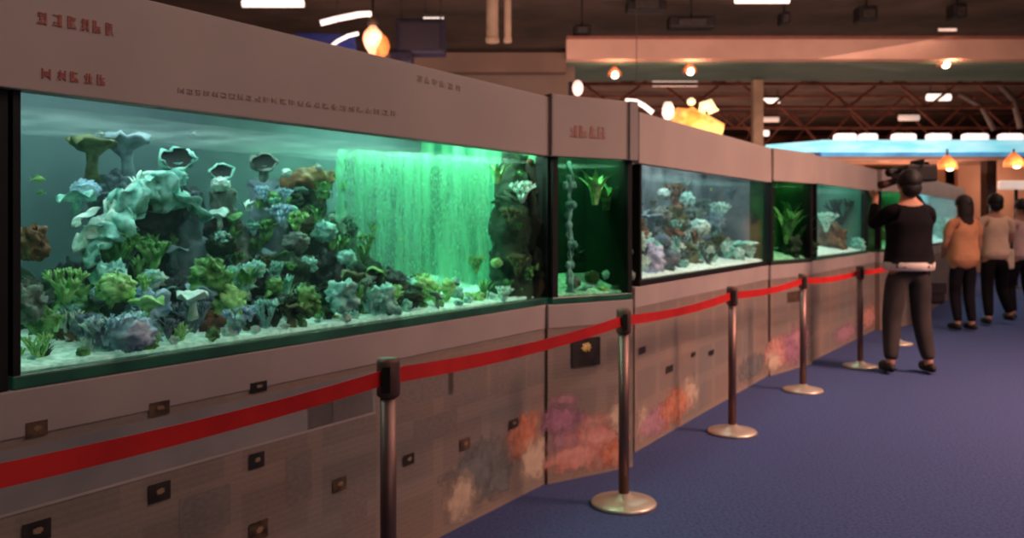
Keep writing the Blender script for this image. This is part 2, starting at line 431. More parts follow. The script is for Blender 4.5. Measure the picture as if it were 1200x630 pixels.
# glass
gm, nt, out = nodes('aquarium_glass')
tr = nt.nodes.new('ShaderNodeBsdfTransparent'); tr.inputs[0].default_value = (.90,.97,.95,1)
gl = nt.nodes.new('ShaderNodeBsdfGlossy'); gl.inputs['Roughness'].default_value = .05; gl.inputs[0].default_value = (1,1,1,1)
lw0 = nt.nodes.new('ShaderNodeLayerWeight'); lw0.inputs[0].default_value = .5
pw = nt.nodes.new('ShaderNodeMath'); pw.operation = 'POWER'; pw.inputs[1].default_value = 5; nt.links.new(lw0.outputs['Facing'], pw.inputs[0])
lw = nt.nodes.new('ShaderNodeMath'); lw.operation = 'MULTIPLY_ADD'; lw.inputs[1].default_value = .5; lw.inputs[2].default_value = .015; nt.links.new(pw.outputs[0], lw.inputs[0])
mx = nt.nodes.new('ShaderNodeMixShader'); nt.links.new(lw.outputs[0], mx.inputs[0]); nt.links.new(tr.outputs[0], mx.inputs[1]); nt.links.new(gl.outputs[0], mx.inputs[2]); nt.links.new(mx.outputs[0], out.inputs[0])
surf_m, nt, out = nodes('water_surface')
tr = nt.nodes.new('ShaderNodeBsdfTransparent'); tr.inputs[0].default_value = (.95,1,.98,1)
em = nt.nodes.new('ShaderNodeBsdfTranslucent'); em.inputs[0].default_value = (.7,.85,.82,1)
tc = nt.nodes.new('ShaderNodeTexCoord'); no = nt.nodes.new('ShaderNodeTexNoise'); no.inputs['Scale'].default_value = 6; nt.links.new(tc.outputs['Object'], no.inputs[0])
mr = nt.nodes.new('ShaderNodeMapRange'); mr.inputs[1].default_value = .35; mr.inputs[2].default_value = .7; mr.inputs[3].default_value = .03; mr.inputs[4].default_value = .10; nt.links.new(no.outputs[0], mr.inputs[0])
mx = nt.nodes.new('ShaderNodeMixShader'); nt.links.new(mr.outputs[0], mx.inputs[0]); nt.links.new(tr.outputs[0], mx.inputs[1]); nt.links.new(em.outputs[0], mx.inputs[2]); nt.links.new(mx.outputs[0], out.inputs[0])
def water_mat(name, absorb, dens, glow, gs):
    m, nt, out = nodes(name)
    tr = nt.nodes.new('ShaderNodeBsdfTransparent'); nt.links.new(tr.outputs[0], out.inputs[0])
    a = nt.nodes.new('ShaderNodeVolumeAbsorption'); a.inputs[0].default_value = (*absorb,1); a.inputs[1].default_value = dens
    e = nt.nodes.new('ShaderNodeEmission'); e.inputs[0].default_value = (*lin(glow),1); e.inputs[1].default_value = gs  # volume emission stands in for lit haze in the water
    ad = nt.nodes.new('ShaderNodeAddShader'); nt.links.new(a.outputs[0], ad.inputs[0]); nt.links.new(e.outputs[0], ad.inputs[1])
    nt.links.new(ad.outputs[0], out.inputs[1])
    return m
water1 = water_mat('water_teal', (.62,.84,.80), .45, (84,120,112), .10)
water2 = water_mat('water_green', (.25,.80,.50), .9, (20,110,60), .05)
water3 = water_mat('water_clear', (.70,.86,.84), .4, (130,140,150), .12)

def streak_mat(name, c1, c2, sx=7, sz=.6, emis=0, lo=.35, hi=.65):
    return mat(name, c1, c2, scale=1, stretch=(sx,sx,sz), rough=.9, emis=emis, lo=lo, hi=hi, detail=3)

FT = 2.06
def unit(name, lab, W, x0, x1, zg0, zg1, depth, back, water, gravel_c, left=.04, right=.04, c0=None, c1=None, endm=None, rail=None, fz=FT, fx=None):
    """one aquarium: printed plinth, glass box with water, canopy board"""
    t = thing(name, lab, 'aquarium', (W.A.x, W.A.y, 0), W.rz)
    c0 = 0 if c0 is None else c0; c1 = W.L if c1 is None else c1
    MB().box((c0,0,0),(c1,depth,zg0-.13)).build('plinth', clad_m, t)
    MB().box((c0,-.003,zg0-.13),(c1,depth,zg0)).build('ledge', ledge_m, t, bevel=.006)
    f0, f1 = fx if fx else (c0, c1)
    MB().box((f0,-.03,zg1),(f1,.03,fz)).build('canopy_board', fas_m, t, bevel=.004)
    MB().box((c0,.03,fz-.03),(c1,depth,fz-.005)).build('lid', black, t)
    e = .012
    MB().box((x0+left,e,zg0+.0),(x1-right,e+.012,zg1)).build('glass_pane', gm, t)
    MB().box((x0,-.004,zg0),(x1,.05,zg0+.038)).build('bottom_rail', rail or greenrail, t, bevel=.005)
    mb = MB(); mb.box((x0,-.005,zg0+.038),(x0+left,.07,zg1)); mb.build('frame_post', black, t)
    mb = MB(); mb.box((x1-right,-.005,zg0+.038),(x1,.07,zg1)); mb.build('frame_post', black, t)
    MB().box((x0,depth-.03,zg0),(x1,depth,fz-.03)).build('backdrop', back, t)
    MB().box((x0,.07,zg0),(x0+.02,depth-.03,fz-.03)).build('end_panel', endm or back, t)
    MB().box((x1-.02,.07,zg0),(x1,depth-.03,fz-.03)).build('end_panel', endm or back, t)
    # gravel bed, sloping up to the back
    nx, ny = int((x1-x0)/.05)+2, 14
    vs, fs = [], []
    for j in range(ny):
        for i in range(nx):
            x = x0+.02+(x1-x0-.04)*i/(nx-1); y = .055+(depth-.09)*j/(ny-1)
            z = zg0+.045+.09*(j/(ny-1))+.014*noise.noise(Vector((x*7,y*7,3)))
            vs.append((x,y,z))
    for j in range(ny-1):
        for i in range(nx-1):
            a = j*nx+i; fs.append((a,a+1,a+nx+1,a+nx))
    o = len(vs)
    for i in range(nx): vs.append((vs[i][0],.052,zg0+.01))
    for i in range(nx-1): fs.append((o+i,o+i+1,i+1,i))
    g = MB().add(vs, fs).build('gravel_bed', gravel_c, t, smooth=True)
    vs, fs = [], []; nx = 60; ny = 10; yy1 = depth-.034
    for j in range(ny):
        for i in range(nx):
            x = x0+.024+(x1-x0-.048)*i/(nx-1); y = .04+(yy1-.04)*j/(ny-1)
            vs.append((x,y,zg1-.03+.006*noise.noise(Vector((x*8,y*14,1)))))
    for j in range(ny-1):
        for i in range(nx-1):
            a = j*nx+i; fs.append((a,a+1,a+nx+1,a+nx))
    MB().add(vs,fs).build('water_surface', surf_m, t, smooth=True)
    MB().box((x0+.022,.03,zg0+.04),(x1-.022,depth-.032,zg1-.02)).build('water', water, t)
    return t

grav_teal = mat('gravel_teal', (150,200,180), (206,244,226), scale=40, rough=.9, bump=.4, emis=.26)  # added emission makes the gravel beds look brightly lit
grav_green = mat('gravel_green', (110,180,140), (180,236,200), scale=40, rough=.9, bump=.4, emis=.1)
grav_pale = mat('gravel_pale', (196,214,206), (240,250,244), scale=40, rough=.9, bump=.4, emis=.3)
back1 = mat('backdrop_teal', (62,80,86), (86,106,110), scale=1.2, rough=.9, stretch=(1,1,.6))
end1 = streak_mat('backdrop_green_streaks', (40,110,84), (110,190,146), sx=14)
back2 = mat('backdrop_darkgreen', (12,34,22), (22,56,36), scale=3)
back3 = mat('backdrop_grey', (66,70,74), (134,126,132), scale=5)
back4 = mat('backdrop_moss', (14,40,18), (40,92,36), scale=6)
back5 = mat('backdrop_sea', (66,120,104), (110,150,134), scale=3)

WA = Wall((-1.33,2.22),(.182,4.56)); 
WB = Wall((.19,4.54),(.69,4.87))
WC = Wall((.744,5.17),(2.33,7.75))
WD = Wall((2.34,7.72),(2.95,8.38))
WE = Wall((2.99,8.52),(4.68,11.0))
WF = Wall((4.72,10.95),(5.45,11.6))
WG = Wall((5.55,11.85),(9.2,17.4))

ta0, ta1 = WA.t(14), WA.t(644)
T1 = unit('aquarium','long front aquarium, widest of the row, with arch rock and green bubble curtain', WA, ta0, ta1, .955, 1.745, .9, back1, water1, grav_teal, left=.02, right=.03, c0=-2.6, c1=WA.L, endm=end1)
MB().box((ta0-1.9,0,.955),(ta0-1.0,.06,1.745)).build('frame_post', black, T1)
MB().box((ta0-1.0,.0,.955),(ta0-.01,.5,1.745)).build('blank_panel', black, T1)
T2 = unit('aquarium','narrow dark green aquarium between the long tank and the grey tank', WB, 0.03, WB.L-.01, .955, 1.745, .42, back2, water2, grav_green, left=.035, right=.03, fz=2.075)
T3 = unit('aquarium','grey lit aquarium in the middle of the row with a white gravel bed', WC, WC.t(749), WC.t(902), 1.0, 1.75, .6, back3, water3, grav_pale, left=.03, right=.03, rail=black)
T4 = unit('aquarium','narrow mossy green aquarium just right of the grey lit tank', WD, .0, WD.L, 1.0, 1.765, .38, back4, water2, grav_green, left=.05, right=.05, rail=mat('rail_dark',(20,34,26),(30,46,36)))
T5 = unit('aquarium','pale sea green aquarium left of the cameraman', WE, WE.t(956), WE.t(1017), 1.0, 1.78, .6, back5, water3, grav_pale, left=.04, right=.05)
T6 = unit('aquarium','small green aquarium half hidden behind the cameraman', WF, .0, WF.L, 1.0, 1.78, .4, mat('backdrop_fern',(30,90,54),(80,140,90),scale=5), water2, grav_green)
T7 = unit('aquarium','farthest aquarium of the row, glowing pale blue between the cameraman and the woman in orange', WG, .3, WG.L-.2, 1.0, 1.8, .6, mat('backdrop_ice',(90,140,150),(170,205,205),scale=3), water3, grav_pale)

# tank lights (lamps under each canopy lid)
def tank_light(W, t0, t1, depth, power, col, z=2.0, y=None):
    yy = depth*.5 if y is None else y
    c = W.world(((t0+t1)/2, yy, z))
    o = area('tank_light', c, c-Vector((0,0,1)), abs(t1-t0), depth*.6, power, col)
    o.rotation_euler = (0,0,W.rz)
    return o
tank_light(WA, ta0+.05, WA.t(330,.4), .9, 10.5, (.82,.98,.98))
tank_light(WA, WA.t(300,.4), ta1-.6, .9, 8, (.55,1,.74))
tank_light(WA, WA.t(392,.62), ta1-.1, .8, 19, (.52,1,.72), z=1.97, y=.5)
tank_light(WA, ta1-.5, ta1-.1, .3, 3, (.6,1,.7), z=1.97, y=.16)  # extra lamp added to lift the dark rocks at the right end
tank_light(WB, .08, WB.L-.08, .4, 5.5, (.45,1,.6))
tank_light(WC, .2, WC.L*.5, .6, 8, (.95,.92,1))
tank_light(WC, WC.L*.5, WC.L-.2, .6, 8, (.7,1,.98))
tank_light(WD, .1, WD.L-.1, .38, 2.6, (.5,1,.5))
tank_light(WE, .2, WE.L-.4, .6, 12, (.6,1,.86))
tank_light(WF, .1, WF.L-.1, .4, 3, (.5,1,.7))
tank_light(WG, .5, WG.L-.5, .6, 40, (.6,.95,1))

# ------------------------------------------------------------------ printed pictures and lettering on the boards
def flat(W, t, name, m, px, py, wpx, hpx, y=-.003, shape='rect', seed=0):
    p, Y = W.loc(px, py, 0)
    tl, _ = W.loc(px-wpx/2, py, 0); tr_, _ = W.loc(px+wpx/2, py, 0)
    w_ = (tr_.x-tl.x)/2; h_ = hpx*Y/F/2; cx = (tr_.x+tl.x)/2
    if shape == 'rect':
        p.z = max(p.z, h_+.005)
        vs = [(cx-w_,y,p.z-h_),(cx+w_,y,p.z-h_),(cx+w_,y,p.z+h_),(cx-w_,y,p.z+h_)]
    else:
        vs = []
        for k in range(40):
            a = 2*PI*k/40; q = .8+.42*noise.noise(Vector((math.cos(a)*2.2+seed*5, math.sin(a)*2.2, seed)))+.12*math.sin(a*9+seed)
            vs.append((cx+w_*q*math.cos(a), y, max(p.z+h_*q*math.sin(a),.012)))
    return MB().add(vs, [tuple(range(len(vs)))]).build(name, m, t)
pic_dark = mat('print_dark', (24,20,20), (52,42,38), scale=14, rough=.5)
pic_fish = mat('print_brown', (46,30,24), (96,74,56), scale=22, rough=.5)
pics = [(42,502,26,18,1),(186,478,24,16,1),(302,453,20,12,0),(186,576,26,22,0),(300,539,18,18,0),(42,622,34,24,0),(302,621,22,22,1),
        (397,567,16,16,1),(478,437,14,12,0),(478,538,13,13,0),(544,520,12,14,1),(601,496,11,10,0),(545,428,12,8,1)]
for i,(px,py,wp,hp,kk) in enumerate(pics):
    o = flat(WA, T1, 'printed_picture', pic_fish if kk else pic_dark, px, py, wp, hp, y=-.0045)
    o['label'] = 'small dark printed fish picture'
    flat(WA, o, 'fish_print', mat('print_tan',(120,92,70),(150,120,92),scale=9), px+1, py-1, wp*.45, hp*.4, y=-.006, shape='blob', seed=i)
# gold picture on the narrow tank's plinth
gp = flat(WB, T2, 'printed_picture', pic_dark, 686, 412, 33, 33, y=-.008)
flat(WB, gp, 'fish_print', mat('print_gold',(150,110,40),(220,190,120),scale=20), 686, 406, 13, 13, y=-.011, shape='blob', seed=4)
for (px,py,s_) in ((784,432,8),(752,410,8),(833,413,6),(812,415,5)):
    flat(WC, T3, 'printed_picture', pic_dark, px, py, s_, s_, y=-.005)
flat(WD, T4, 'printed_picture', pic_fish, 931, 347, 17, 12, y=-.006)
# faint grey text blocks
txt = mat('print_text', (112,99,93), (126,111,104), scale=40, rough=.7, stretch=(1,1,3))
for (px,py,wp,hp) in ((500,452,62,36),(548,452,46,44),(598,440,36,44),(630,432,24,36),(412,480,50,40),(375,486,30,30),(510,500,52,30),(350,560,30,60),(415,590,30,50),(240,600,60,50)):
    flat(WA, T1, 'text_block', txt, px, py, wp, hp, y=-.001)
# grey photo strip along the long plinth
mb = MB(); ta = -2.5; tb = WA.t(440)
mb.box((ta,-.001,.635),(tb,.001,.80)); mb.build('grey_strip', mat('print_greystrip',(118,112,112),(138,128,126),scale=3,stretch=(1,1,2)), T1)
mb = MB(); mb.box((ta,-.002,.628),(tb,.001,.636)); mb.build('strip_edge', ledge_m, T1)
# coral artwork printed along the bottom
art = [('purple',(138,92,116),(176,124,144)),('pink',(190,124,112),(214,156,144)),('orange',(176,96,70),(204,140,112)),('sand',(186,160,138),(206,180,158)),
       ('bluegrey',(96,96,98),(120,118,116)),('mauve',(156,108,124),(182,136,144))]
def printmat(name, a_, b_):
    m = mat(name, a_, b_, scale=18, rough=.6, detail=5)
    nt = m.node_tree; out = [n for n in nt.nodes if n.type == 'OUTPUT_MATERIAL'][0]; bs = [n for n in nt.nodes if n.type == 'BSDF_PRINCIPLED'][0]
    tc = nt.nodes.new('ShaderNodeTexCoord'); mp = nt.nodes.new('ShaderNodeMapping'); mp.inputs['Location'].default_value = (-1,0,-1); mp.inputs['Scale'].default_value = (2,0,2)
    nt.links.new(tc.outputs['Generated'], mp.inputs[0])
    ln = nt.nodes.new('ShaderNodeVectorMath'); ln.operation = 'LENGTH'; nt.links.new(mp.outputs[0], ln.inputs[0])
    no = nt.nodes.new('ShaderNodeTexNoise'); no.inputs['Scale'].default_value = 14; no.inputs['Detail'].default_value = 4; nt.links.new(tc.outputs['Object'], no.inputs[0])
    ad = nt.nodes.new('ShaderNodeMath'); ad.operation = 'MULTIPLY_ADD'; ad.inputs[1].default_value = 1.5; nt.links.new(no.outputs[0], ad.inputs[0]); nt.links.new(ln.outputs['Value'], ad.inputs[2])
    mr = nt.nodes.new('ShaderNodeMapRange'); mr.inputs[1].default_value = 1.15; mr.inputs[2].default_value = 1.65; mr.inputs[3].default_value = .85; mr.inputs[4].default_value = 0; nt.links.new(ad.outputs[0], mr.inputs[0])
    nt.links.new(mr.outputs[0], bs.inputs['Alpha'])
    return m
AM = {n: printmat('print_coral_'+n,a_,b_) for n,a_,b_ in art}
for i,(px,py,wp,hp,cn,W_,T_) in enumerate([
    (612,512,34,52,'orange',WA,T1),(630,540,34,50,'sand',WA,T1),(560,552,60,66,'bluegrey',WA,T1),(540,585,30,50,'sand',WA,T1),(585,560,24,40,'bluegrey',WA,T1),
    (655,490,42,34,'purple',WB,T2),(662,468,26,14,'mauve',WB,T2),(664,520,36,54,'mauve',WB,T2),(700,520,52,58,'pink',WB,T2),(672,546,60,36,'pink',WB,T2),(725,490,18,40,'sand',WB,T2),(720,540,26,30,'orange',WB,T2),
    (768,500,34,34,'mauve',WC,T3),(790,478,28,40,'orange',WC,T3),(806,462,20,36,'sand',WC,T3),(754,515,14,40,'sand',WC,T3),(880,430,26,26,'bluegrey',WC,T3),
    (912,420,30,36,'pink',WD,T4),(930,412,24,40,'purple',WD,T4),(938,395,18,30,'mauve',WD,T4),(906,430,14,24,'sand',WD,T4),
    (1018,375,16,28,'pink',WE,T5),(990,392,22,20,'mauve',WE,T5)]):
    flat(W_, T_, 'printed_coral', AM[cn], px, py, wp*1.6, hp*1.35, y=-.001-.0003*(i % 7))
# lettering on the canopy: small red characters, unreadably small strokes
red = mat('letter_red', (168,96,88), (178,108,98), rough=.8)
def glyph(W, t, px, py, wpx, hpx, seed, y=-.033, m=red):
    rnd = random.Random(seed)
    a, Y = W.loc(px-wpx/2, py, 0); b_, _ = W.loc(px+wpx/2, py, 0)
    w_ = b_.x-a.x; h_ = hpx*Y/F; mb = MB(); s = h_*.07
    for fz in sorted(rnd.sample([.05,.25,.45,.65,.85], 3)):
        mb.box((a.x+w_*rnd.uniform(0,.15),y,a.z-h_/2+h_*fz),(b_.x-w_*rnd.uniform(0,.15),y+.004,a.z-h_/2+h_*fz+s*1.4))
    for fx in sorted(rnd.sample([.1,.35,.5,.7,.9], 2)):
        mb.box((a.x+w_*fx-s,y,a.z-h_/2),(a.x+w_*fx+s,y+.004,a.z+h_/2))
    for sg in (-1,1):
        mb.add([(a.x+w_*.5,y-.0005,a.z),(a.x+w_*.5+s*1.5,y-.0005,a.z),(a.x+w_*(.5+sg*.48)+s,y-.0005,a.z-h_*.5),(a.x+w_*(.5+sg*.48)-s,y-.0005,a.z-h_*.5)],[(0,1,2,3)])
    mb.build('letter', m, t)
for i,px in enumerate((42,60,77,92,106,121)): glyph(WA,T1,px,22+i*2.6,11-i*.5,14,i)
for i,px in enumerate((47,65,80,96,111)): glyph(WA,T1,px,87+i*1.8,11-i*.4,12,i+20)
greyl = mat('letter_grey', (178,148,135), (188,157,143), rough=.6)
for i in range(26):
    px = 205+i*10; glyph(WA,T1,px,106+(px-200)*.105,7.5,6,i+50,m=greyl)
for i in range(6):
    glyph(WA,T1,485+i*9,92+i*2.2,6,7,i+90,m=greyl)
redl = mat('letter_red_faint', (178,122,112), (186,132,120), rough=.6)
for i,px in enumerate((668,679,690,701)): glyph(WB,T2,px,154+i*.6,9,14,i+70,m=redl,y=-.033)
# the seam boards either side of the narrow tank canopy
MB().box((-.0,-.04,1.745),(.012,.03,2.075)).build('seam_board', ledge_m, T2); MB().box((WB.L-.06,-.045,1.745),(WB.L,.05,2.075)).build('seam_board', ledge_m, T2)

# ------------------------------------------------------------------ tank life
cm = dict(
 teal=mat('coral_teal',(96,160,150),(180,236,222),scale=27,bump=.5),
 pale=mat('coral_pale',(170,206,196),(232,248,238),scale=30,bump=.4),
 blue=mat('coral_blue',(130,168,196),(196,222,236),scale=21,bump=.4),
 greyblue=mat('coral_greyblue',(90,108,122),(128,146,156),scale=21,bump=.4),
 green=mat('coral_green',(50,104,56),(132,190,112),scale=33,bump=.5),
 lime=mat('coral_lime',(110,170,90),(190,236,160),scale=36,bump=.4),
 olive=mat('coral_olive',(62,70,44),(104,112,74),scale=24,bump=.4),
 brown=mat('coral_brown',(92,64,46),(150,108,74),scale=24,bump=.5),
 dark=mat('rock_dark',(20,28,30),(52,60,60),scale=18,bump=.8),
 darkgreen=mat('rock_darkgreen',(16,34,22),(44,70,46),scale=18,bump=.8),
 grey=mat('rock_grey',(80,92,86),(136,150,140),scale=21,bump=.8),
 lav=mat('coral_lavender',(176,172,206),(224,220,244),scale=24,bump=.4),
 hole=mat('sponge_hole',(10,18,18),(20,28,26)))
CN = dict(teal='pale teal',pale='whitish',blue='pale blue',greyblue='grey blue',green='mottled green',lime='bright lime green',olive='olive',brown='brown',dark='dark',darkgreen='dark green',grey='grey',lav='lavender white')

def rough(mb, amp, fr, seed):
    mb.v = [tuple(Vector(v)+Vector((noise.noise(Vector(v)*fr+Vector((seed,0,0))),noise.noise(Vector(v)*fr+Vector((0,seed,7))),noise.noise(Vector(v)*fr+Vector((3,9,seed)))))*amp) for v in mb.v]
    return mb
def mb_rock(r, seed): return rough(MB().ball((0,0,r[2]*.75), r, 34, 24, .55, 2.2, seed), min(r)*.32, 2.2/min(r), seed)
def mb_brain(r, seed): return rough(MB().ball((0,0,r*.6), (r,r,r*.8), 30, 20, .28, 5, seed), r*.22, 4/r, seed)
def mb_branch(h, seed, th=.012, n=7):
    rnd = random.Random(seed); mb = MB()
    def grow(p, d, l, r, lev):
        q = p+d*l*.5+Vector((rnd.uniform(-.1,.1),rnd.uniform(-.1,.1),.05))*l; e = q+d*l*.5
        mb.tube([p,q,e],[r,r*.85,r*.6],6); mb.ball(e,r*.75,6,4)
        if lev:
            for _ in range(2+(rnd.random()>.5)):
                dd = (d+Vector((rnd.uniform(-.8,.8),rnd.uniform(-.8,.8),rnd.uniform(-.1,.5)))).normalized()
                grow(e, dd, l*.72, r*.7, lev-1)
    for k in range(n):
        a = 2*PI*k/n+rnd.random(); grow(Vector((0,0,-.01)), Vector((math.cos(a)*.5,math.sin(a)*.5,1)).normalized(), h*.42, th, 2)
    return mb
def mb_table(r, h, seed):
    rnd = random.Random(seed); mb = MB()
    mb.lathe([(r*.35,-.02),(r*.22,h*.3),(r*.25,h*.6),(r*.7,h*.82),(r,h*.9),(r*1.02,h*.95),(r*.9,h),(r*.4,h*1.03),(.001,h*1.0)], 24)
    mb.v = [(x*(1+.5*noise.noise(Vector((x*16,y*16,seed)))), y*(1+.5*noise.noise(Vector((y*16,x*16,seed)))), z+.035*noise.noise(Vector((x*22,y*22,seed)))) for x,y,z in mb.v]
    return mb
def mb_leaves(h, seed, n=16, wd=.012):
    rnd = random.Random(seed); mb = MB()
    for k in range(n):
        a = rnd.random()*2*PI; ln = h*rnd.uniform(.6,1.1); out_ = ln*rnd.uniform(.15,.6)
        d = Vector((math.cos(a),math.sin(a),0)); s_ = Vector((-d.y,d.x,0)); vs = []
        base = d*rnd.uniform(0,.02)
        for i in range(6):
            u = i/5; p = base+d*out_*u*u+Vector((0,0,ln*(u-.25*u*u*u))); wdt = wd*math.sin(PI*min(u*.9+.12,1))
            vs += [p-s_*wdt, p+s_*wdt]
        mb.add(vs, [(2*i,2*i+1,2*i+3,2*i+2) for i in range(5)])
    return mb
def mb_vase(r, h): return MB().lathe([(r*.5,0),(r*.62,h*.3),(r*.8,h*.7),(r,h*.93),(r*1.0,h),(r*.78,h*1.0),(r*.6,h*.85),(r*.5,h*.5),(.001,h*.45)], 22)

COUNT = [0]
def put(W, px, py, d, kind, size, col, label=None, group=None, h=None, seed=None, rz=None, cat=None, where='in the long front tank'):
    """stand a piece of reef whose foot is at px,py, d metres behind the glass; size in metres"""
    COUNT[0] += 1; seed = COUNT[0] if seed is None else seed
    p, Y = W.loc(px, py, d); wp = W.world(p)
    return putw(wp, kind, size, col, label, group, h, seed, rz, where)
def putw(wp, kind, size, col, label, group, h, seed, rz, where):
    rz = seed*1.3 if rz is None else rz
    nm = {'rock':'reef_rock','brain':'brain_coral','branch':'branching_coral','table':'table_coral','leaves':'water_plant','vase':'cup_sponge'}[kind]
    kd = {'rock':'lumpy reef rock','brain':'rounded brain coral','branch':'branching coral','table':'flat topped table coral','leaves':'leafy water plant','vase':'open mouthed cup sponge'}[kind]
    label = label or f'{CN[col]} {kd} {where}'
    group = group or (f'{CN[col]} {kd}s {where}' if label == f'{CN[col]} {kd} {where}' else None)
    m = cm[col]
    if kind == 'vase':
        t = thing(nm, label, 'sponge', wp, rz, group)
        r, hh = size, h or size*2
        ax = Vector((.15,-.86,.5)); cc = Vector((0,0,hh*.55)); t.rotation_euler.z = WA.rz-.75
        MB().tube([(0,.02,-.04),(0,.02,hh*.2),(0,.01,hh*.5)],[r*.5,r*.42,r*.5],14).build('stem', m, t, smooth=True)
        def sq(mb_):
            mb_.v = [(x*1.2, y, cc.z+(z-cc.z)*.82) for x,y,z in mb_.v]; return mb_
        ax = Vector((.15,-.9,.28)); mb = sq(MB().lathe([(.001,-r*.6),(r*.6,-r*.5),(r*.95,-r*.1),(r*1.05,r*.22),(r*.98,r*.32),(r*.86,r*.28)], 26, cc, ax, cap=False))
        mb.v = [tuple(Vector(v)+Vector((noise.noise(Vector(v)*40),noise.noise(Vector(v)*45),noise.noise(Vector(v)*50)))*r*.34) for v in mb.v]
        mb.build('cup', m, t, smooth=True)
        sq(MB().lathe([(r*.93,r*.24),(r*.7,r*.12),(.001,r*.06)], 26, cc, ax, cap=False)).build('mouth', cm['hole'], t, smooth=True)
        return t
    if kind == 'rock': mb = mb_rock((size,size*.8,h or size), seed)
    if kind == 'brain': mb = mb_brain(size, seed)
    if kind == 'branch': mb = mb_branch(size, seed, th=max(.007,size*.075))
    if kind == 'leaves': mb = mb_leaves(size, seed, wd=max(.008,size*.07))
    if kind == 'table': mb = mb_table(size, h or size*1.2, seed)
    o = mb.build(nm, m, smooth=kind != 'leaves', loc=wp); o.rotation_euler = (0,0,rz)
    tag(o, label, {'rock':'rock','leaves':'plant'}.get(kind,'coral'), group)
    return o

# --- long tank: the arch rock
gz = 1.06
def core(pts, rads, name, m, label, cat='rock', amp=.3, d=.5, kids=()):
    """a knobbly mass following a chain of (px,py,d) points"""
    locs = [WA.world(WA.loc(a,b_,dd)[0]) for a,b_,dd in pts]
    fine, fr = [], []
    for i in range(len(locs)-1):
        for k in range(10):
            u = k/10; fine.append(locs[i].lerp(locs[i+1],u)); fr.append(rads[i]*(1-u)+rads[i+1]*u)
    fine.append(locs[-1]); fr.append(rads[-1])
    base = fine[0].copy()
    mb = MB(); mb.tube([p-base for p in fine], fr, 30)
    def disp(v):
        v = Vector(v); a_ = Vector((noise.noise(v*9+base),noise.noise(v*9+base*2),noise.noise(v*11)))*amp*.11
        b2 = Vector((noise.noise(v*26+base),noise.noise(v*26+base*2),noise.noise(v*28)))*amp*.075
        return tuple(v+a_+b2)
    mb.v = [disp(v) for v in mb.v]
    o = mb.build(name, m, smooth=True, loc=base)
    return tag(o, label, cat)
core([(150,410,.62),(148,330,.62),(160,265,.58),(185,238,.55),(215,240,.55)],[.16,.15,.12,.10,.07],'reef_rock',cm['dark'],'big dark rock flank on the left side of the arch in the long tank',d=.5)
core([(232,400,.6),(236,330,.6),(228,275,.58),(212,235,.55)],[.15,.13,.10,.06],'reef_rock',cm['dark'],'big dark rock flank on the right side of the arch in the long tank')
core([(96,288,.42),(112,262,.42),(138,238,.45),(165,218,.48),(190,212,.5)],[.016,.024,.028,.032,.03],'draped_coral',cm['pale'],'long pale teal coral ridge sloping up the left of the arch rock','coral',amp=.5)
core([(112,300,.38),(125,270,.40),(146,245,.42),(168,228,.44),(196,222,.46),(212,238,.46),(222,256,.46)],[.02,.035,.045,.04,.045,.034,.02],'draped_coral',cm['teal'],'thick pale teal coral crust draped over the crown of the arch rock','coral',amp=.6)
core([(90,262,.4),(104,252,.4),(112,246,.4)],[.012,.018,.012],'draped_coral',cm['pale'],'short whitish coral finger left of the arch rock','coral')
# floating shelf of corals upper left, on a slim rock stem from the arch
core([(128,330,.7),(118,285,.66),(112,250,.62),(122,225,.6)],[.05,.04,.035,.03],'reef_rock',cm['greyblue'],'slim grey blue rock stem holding the upper left corals')
put(WA,108,206,.60,'table',.085,'olive','olive arched cap coral at the upper left of the long tank',h=.13)
put(WA,148,210,.62,'table',.085,'greyblue','grey blue broad cap coral beside the olive one at upper left',h=.16)
put(WA,100,232,.55,'brain',.045,'blue','light blue round coral under the olive cap coral')
put(WA,90,240,.5,'table',.06,'teal','thin teal plate coral low under the light blue coral',h=.03)
put(WA,140,235,.64,'rock',.06,'greyblue','grey blue rock lump under the broad cap coral')
# vases
put(WA,208,204,.5,'vase',.055,'teal','pale teal cup sponge with a dark mouth topping the arch rock',h=.10)
put(WA,206,216,.49,'brain',.04,'teal','pale teal collar of coral around the topmost cup sponge')
core([(222,330,.52),(220,270,.52),(214,225,.52)],[.07,.06,.04],'reef_rock',cm['greyblue'],'upright grey blue rock under the topmost cup sponge')
put(WA,260,214,.52,'vase',.040,'teal','small pale teal cup sponge, middle one of the three high sponges',h=.08)
put(WA,258,222,.5,'brain',.035,'pale','small whitish round coral under the middle high sponge')
put(WA,309,206,.55,'vase',.048,'grey','grey cup sponge with a dark mouth, rightmost of the three high sponges',h=.1)
core([(275,400,.55),(272,320,.55),(262,250,.55),(258,222,.54)],[.10,.085,.06,.04],'reef_rock',cm['grey'],'grey rock tower right of the arch in the long tank')
core([(312,395,.6),(318,320,.6),(312,250,.58),(310,210,.57)],[.12,.10,.07,.05],'reef_rock',cm['greyblue'],'grey blue rock tower under the rightmost high sponge')
put(WA,330,262,.42,'branch',.10,'blue','pale blue branching coral beside the grey blue rock tower')
put(WA,336,206,.5,'brain',.022,'pale','small white coral knob at the top centre of the long tank')
# tan ledge
core([(338,212,.6),(362,210,.6),(386,210,.6)],[.04,.05,.04],'ledge_rock',cm['brown'],'tan brown flat ledge rock left of the bubble curtain',amp=.3)
core([(360,400,.62),(362,330,.62),(360,265,.6),(362,225,.6)],[.14,.12,.09,.06],'reef_rock',cm['darkgreen'],'dark green rock tower under the tan ledge rock')
core([(410,390,.6),(412,340,.6),(404,290,.58),(396,256,.56)],[.14,.13,.10,.06],'reef_rock',cm['grey'],'grey green rock tower left of the bubble curtain')
core([(462,380,.5),(460,340,.5),(456,320,.5)],[.09,.075,.05],'reef_rock',cm['grey'],'low grey rock stump at the foot of the bubble curtain')
